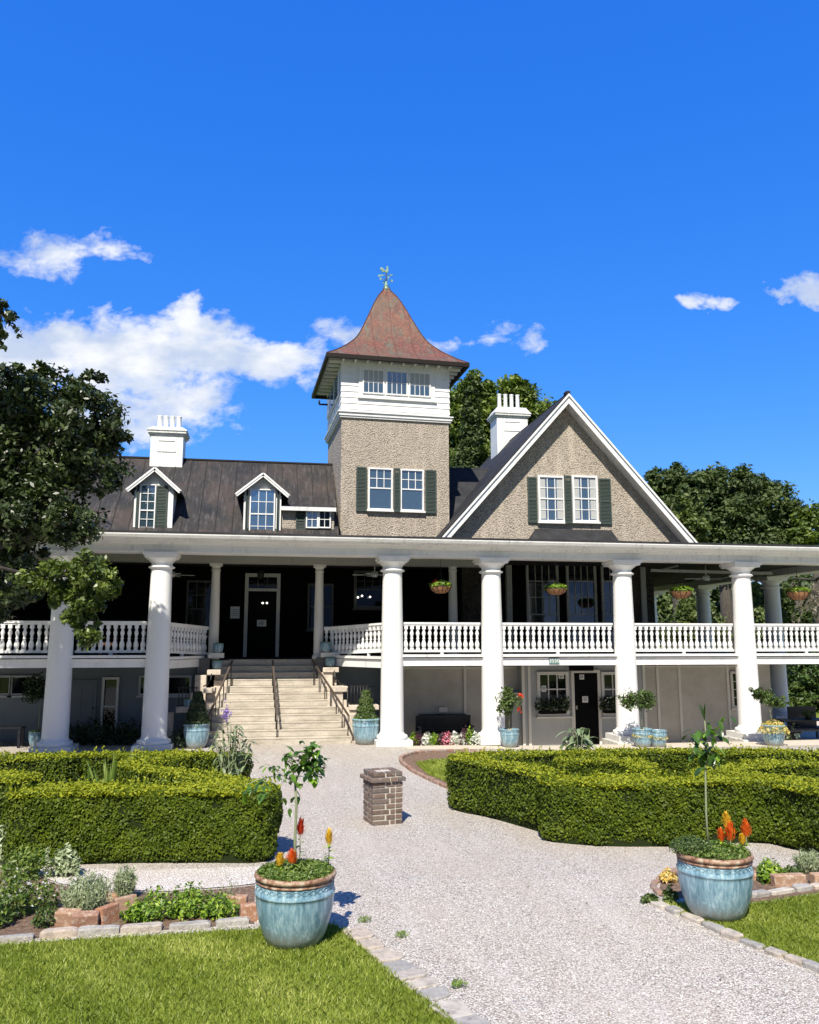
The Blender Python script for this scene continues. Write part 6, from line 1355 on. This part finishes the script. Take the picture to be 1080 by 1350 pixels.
# flower bed by the bench
Yf = 24.6
stones([at(541, 981.5, z=-.1), at(590, 981.5, z=-.12), at(634, 981.5, z=-.14)], .21, .10, .06, M['dullbrick'], 'edging_brick', 'brick in the low edging of the flower bed by the bench', 'brick', 'brick edging of the bed by the bench', jit=.05, zt=.10)
for px, m_, l_ in ((545, 'bright', 'yellow green plant at the left end of the bed by the bench'), (552, 'purple_leaf', 'dark purple plant near the left end of the bed by the bench'), (563, 'white_fl', 'white flowering plant, leftmost of the white ones by the bench'), (573, 'bright', 'light green plant between the white flowers by the bench'), (583, 'purple_leaf', 'purple plant in the middle of the bed by the bench'), (590, 'pink', 'pink flowering plant in the bed by the bench'), (600, 'white_fl', 'white flowering plant in front of the right end of the bench'), (610, 'white_fl', 'white flowering plant next to the tall purple one'), (613, 'purple_leaf', 'tall purple plant near the right end of the bed by the bench'), (620, 'bright', 'tall light green plant near the right end of the bed by the bench'), (627, 'white_fl', 'white flowers at the right end of the bed by the bench')):
    b_ = bush(px, 979.5, .36, .5 if px in (613, 620) else .36, 380, .04, M[m_], l_, 'flowers', 'bed_flower', asp=.5)
bush(572, 981, .7, .22, 300, .03, M['topiary2'], 'low green filler leaves at the front of the bed by the bench', z=-.1); bush(607, 981, .7, .22, 300, .03, M['topiary2'], 'low green filler leaves at the right front of the bed by the bench', z=-.1)
# shrubs behind the back left hedge
for px, w_, h_, l_ in ((98, .9, .62, 'dark low shrub just right of the leftmost column'), (122, .9, .75, 'dark low shrub under the panelled door'), (148, .9, .65, 'dark low shrub under the narrow window'), (172, .7, .72, 'dark low shrub just left of the second column')): bush(px, 982, w_, h_, 800, .05, M['topiary'], l_, 'shrub', 'low_shrub')
bush(240, 986, .8, .55, 500, .05, M['topiary'], 'dark shrub beside the low stone pedestal left of the steps', 'shrub', 'low_shrub')
# wooden chair glimpsed behind the balustrade
p = at(143, 853, y=26.2); r = thing('wooden_chair', (p.x, 26.2, 2.52), 'brown wooden chair behind the left balustrade', 'chair'); MB().box(p.x-.25, p.x+.22, 26.0, 26.4, 2.88, 2.95).build('seat', M['wood'], r); MB().box(p.x+.17, p.x+.22, 26.0, 26.4, 2.951, 3.35).build('backrest', M['wood'], r)
for x in (p.x-.22, p.x+.19):
    for y in (26.03, 26.37): MB().box(x-.02, x+.02, y-.02, y+.02, 2.525, 2.879).build('leg', M['wood'], r)
print('objects', len(bpy.data.objects))

n = 900; P = np.stack([RNG.uniform(-1, 8, n), RNG.uniform(5.5, 20, n), np.full(n, .008)], 1); P = P[~inside(P, lawnL) & ~inside(P, lawnR)]
vs, fs, tn = leaves_geo(P, .014, np.tile([0, 0, 1.], (len(P), 1)), .5, .3); tag(link('leaf_litter', vs, fs, M['litter'], tone=tn), 'small dry leaves and twigs scattered over the gravel', kind='stuff')

n = 26000; P = np.stack([RNG.uniform(-.5, 6.5, n), 5.2+5.5*RNG.random(n)**1.3, np.full(n, .002)], 1); P = P[~inside(P, lawnL) & ~inside(P, lawnR) & ~inside(P, bedL) & ~inside(P, bedR)]; n = len(P)
sz = .0045+.006*RNG.random(n)**2; a = RNG.random(n)*6.283; vv = []
for k in range(4): vv.append(P+np.stack([np.cos(a+k*1.57)*sz*(.8+.5*RNG.random(n)), np.sin(a+k*1.57)*sz*(.8+.5*RNG.random(n)), sz*.25], 1))
vv.append(P+np.stack([0*sz, 0*sz, sz*1.0], 1)); V5 = np.stack(vv, 1).reshape(-1, 3); b = np.arange(n)*5
Fc = np.stack([np.stack([b+k, b+(k+1) % 4, b+4], 1) for k in range(4)], 1).reshape(-1, 3)
tag(link('loose_pebbles', V5, Fc, M['pebbles'], tone=np.repeat(RNG.random(n), 4)), 'loose pale pebbles lying on the near gravel', kind='stuff')
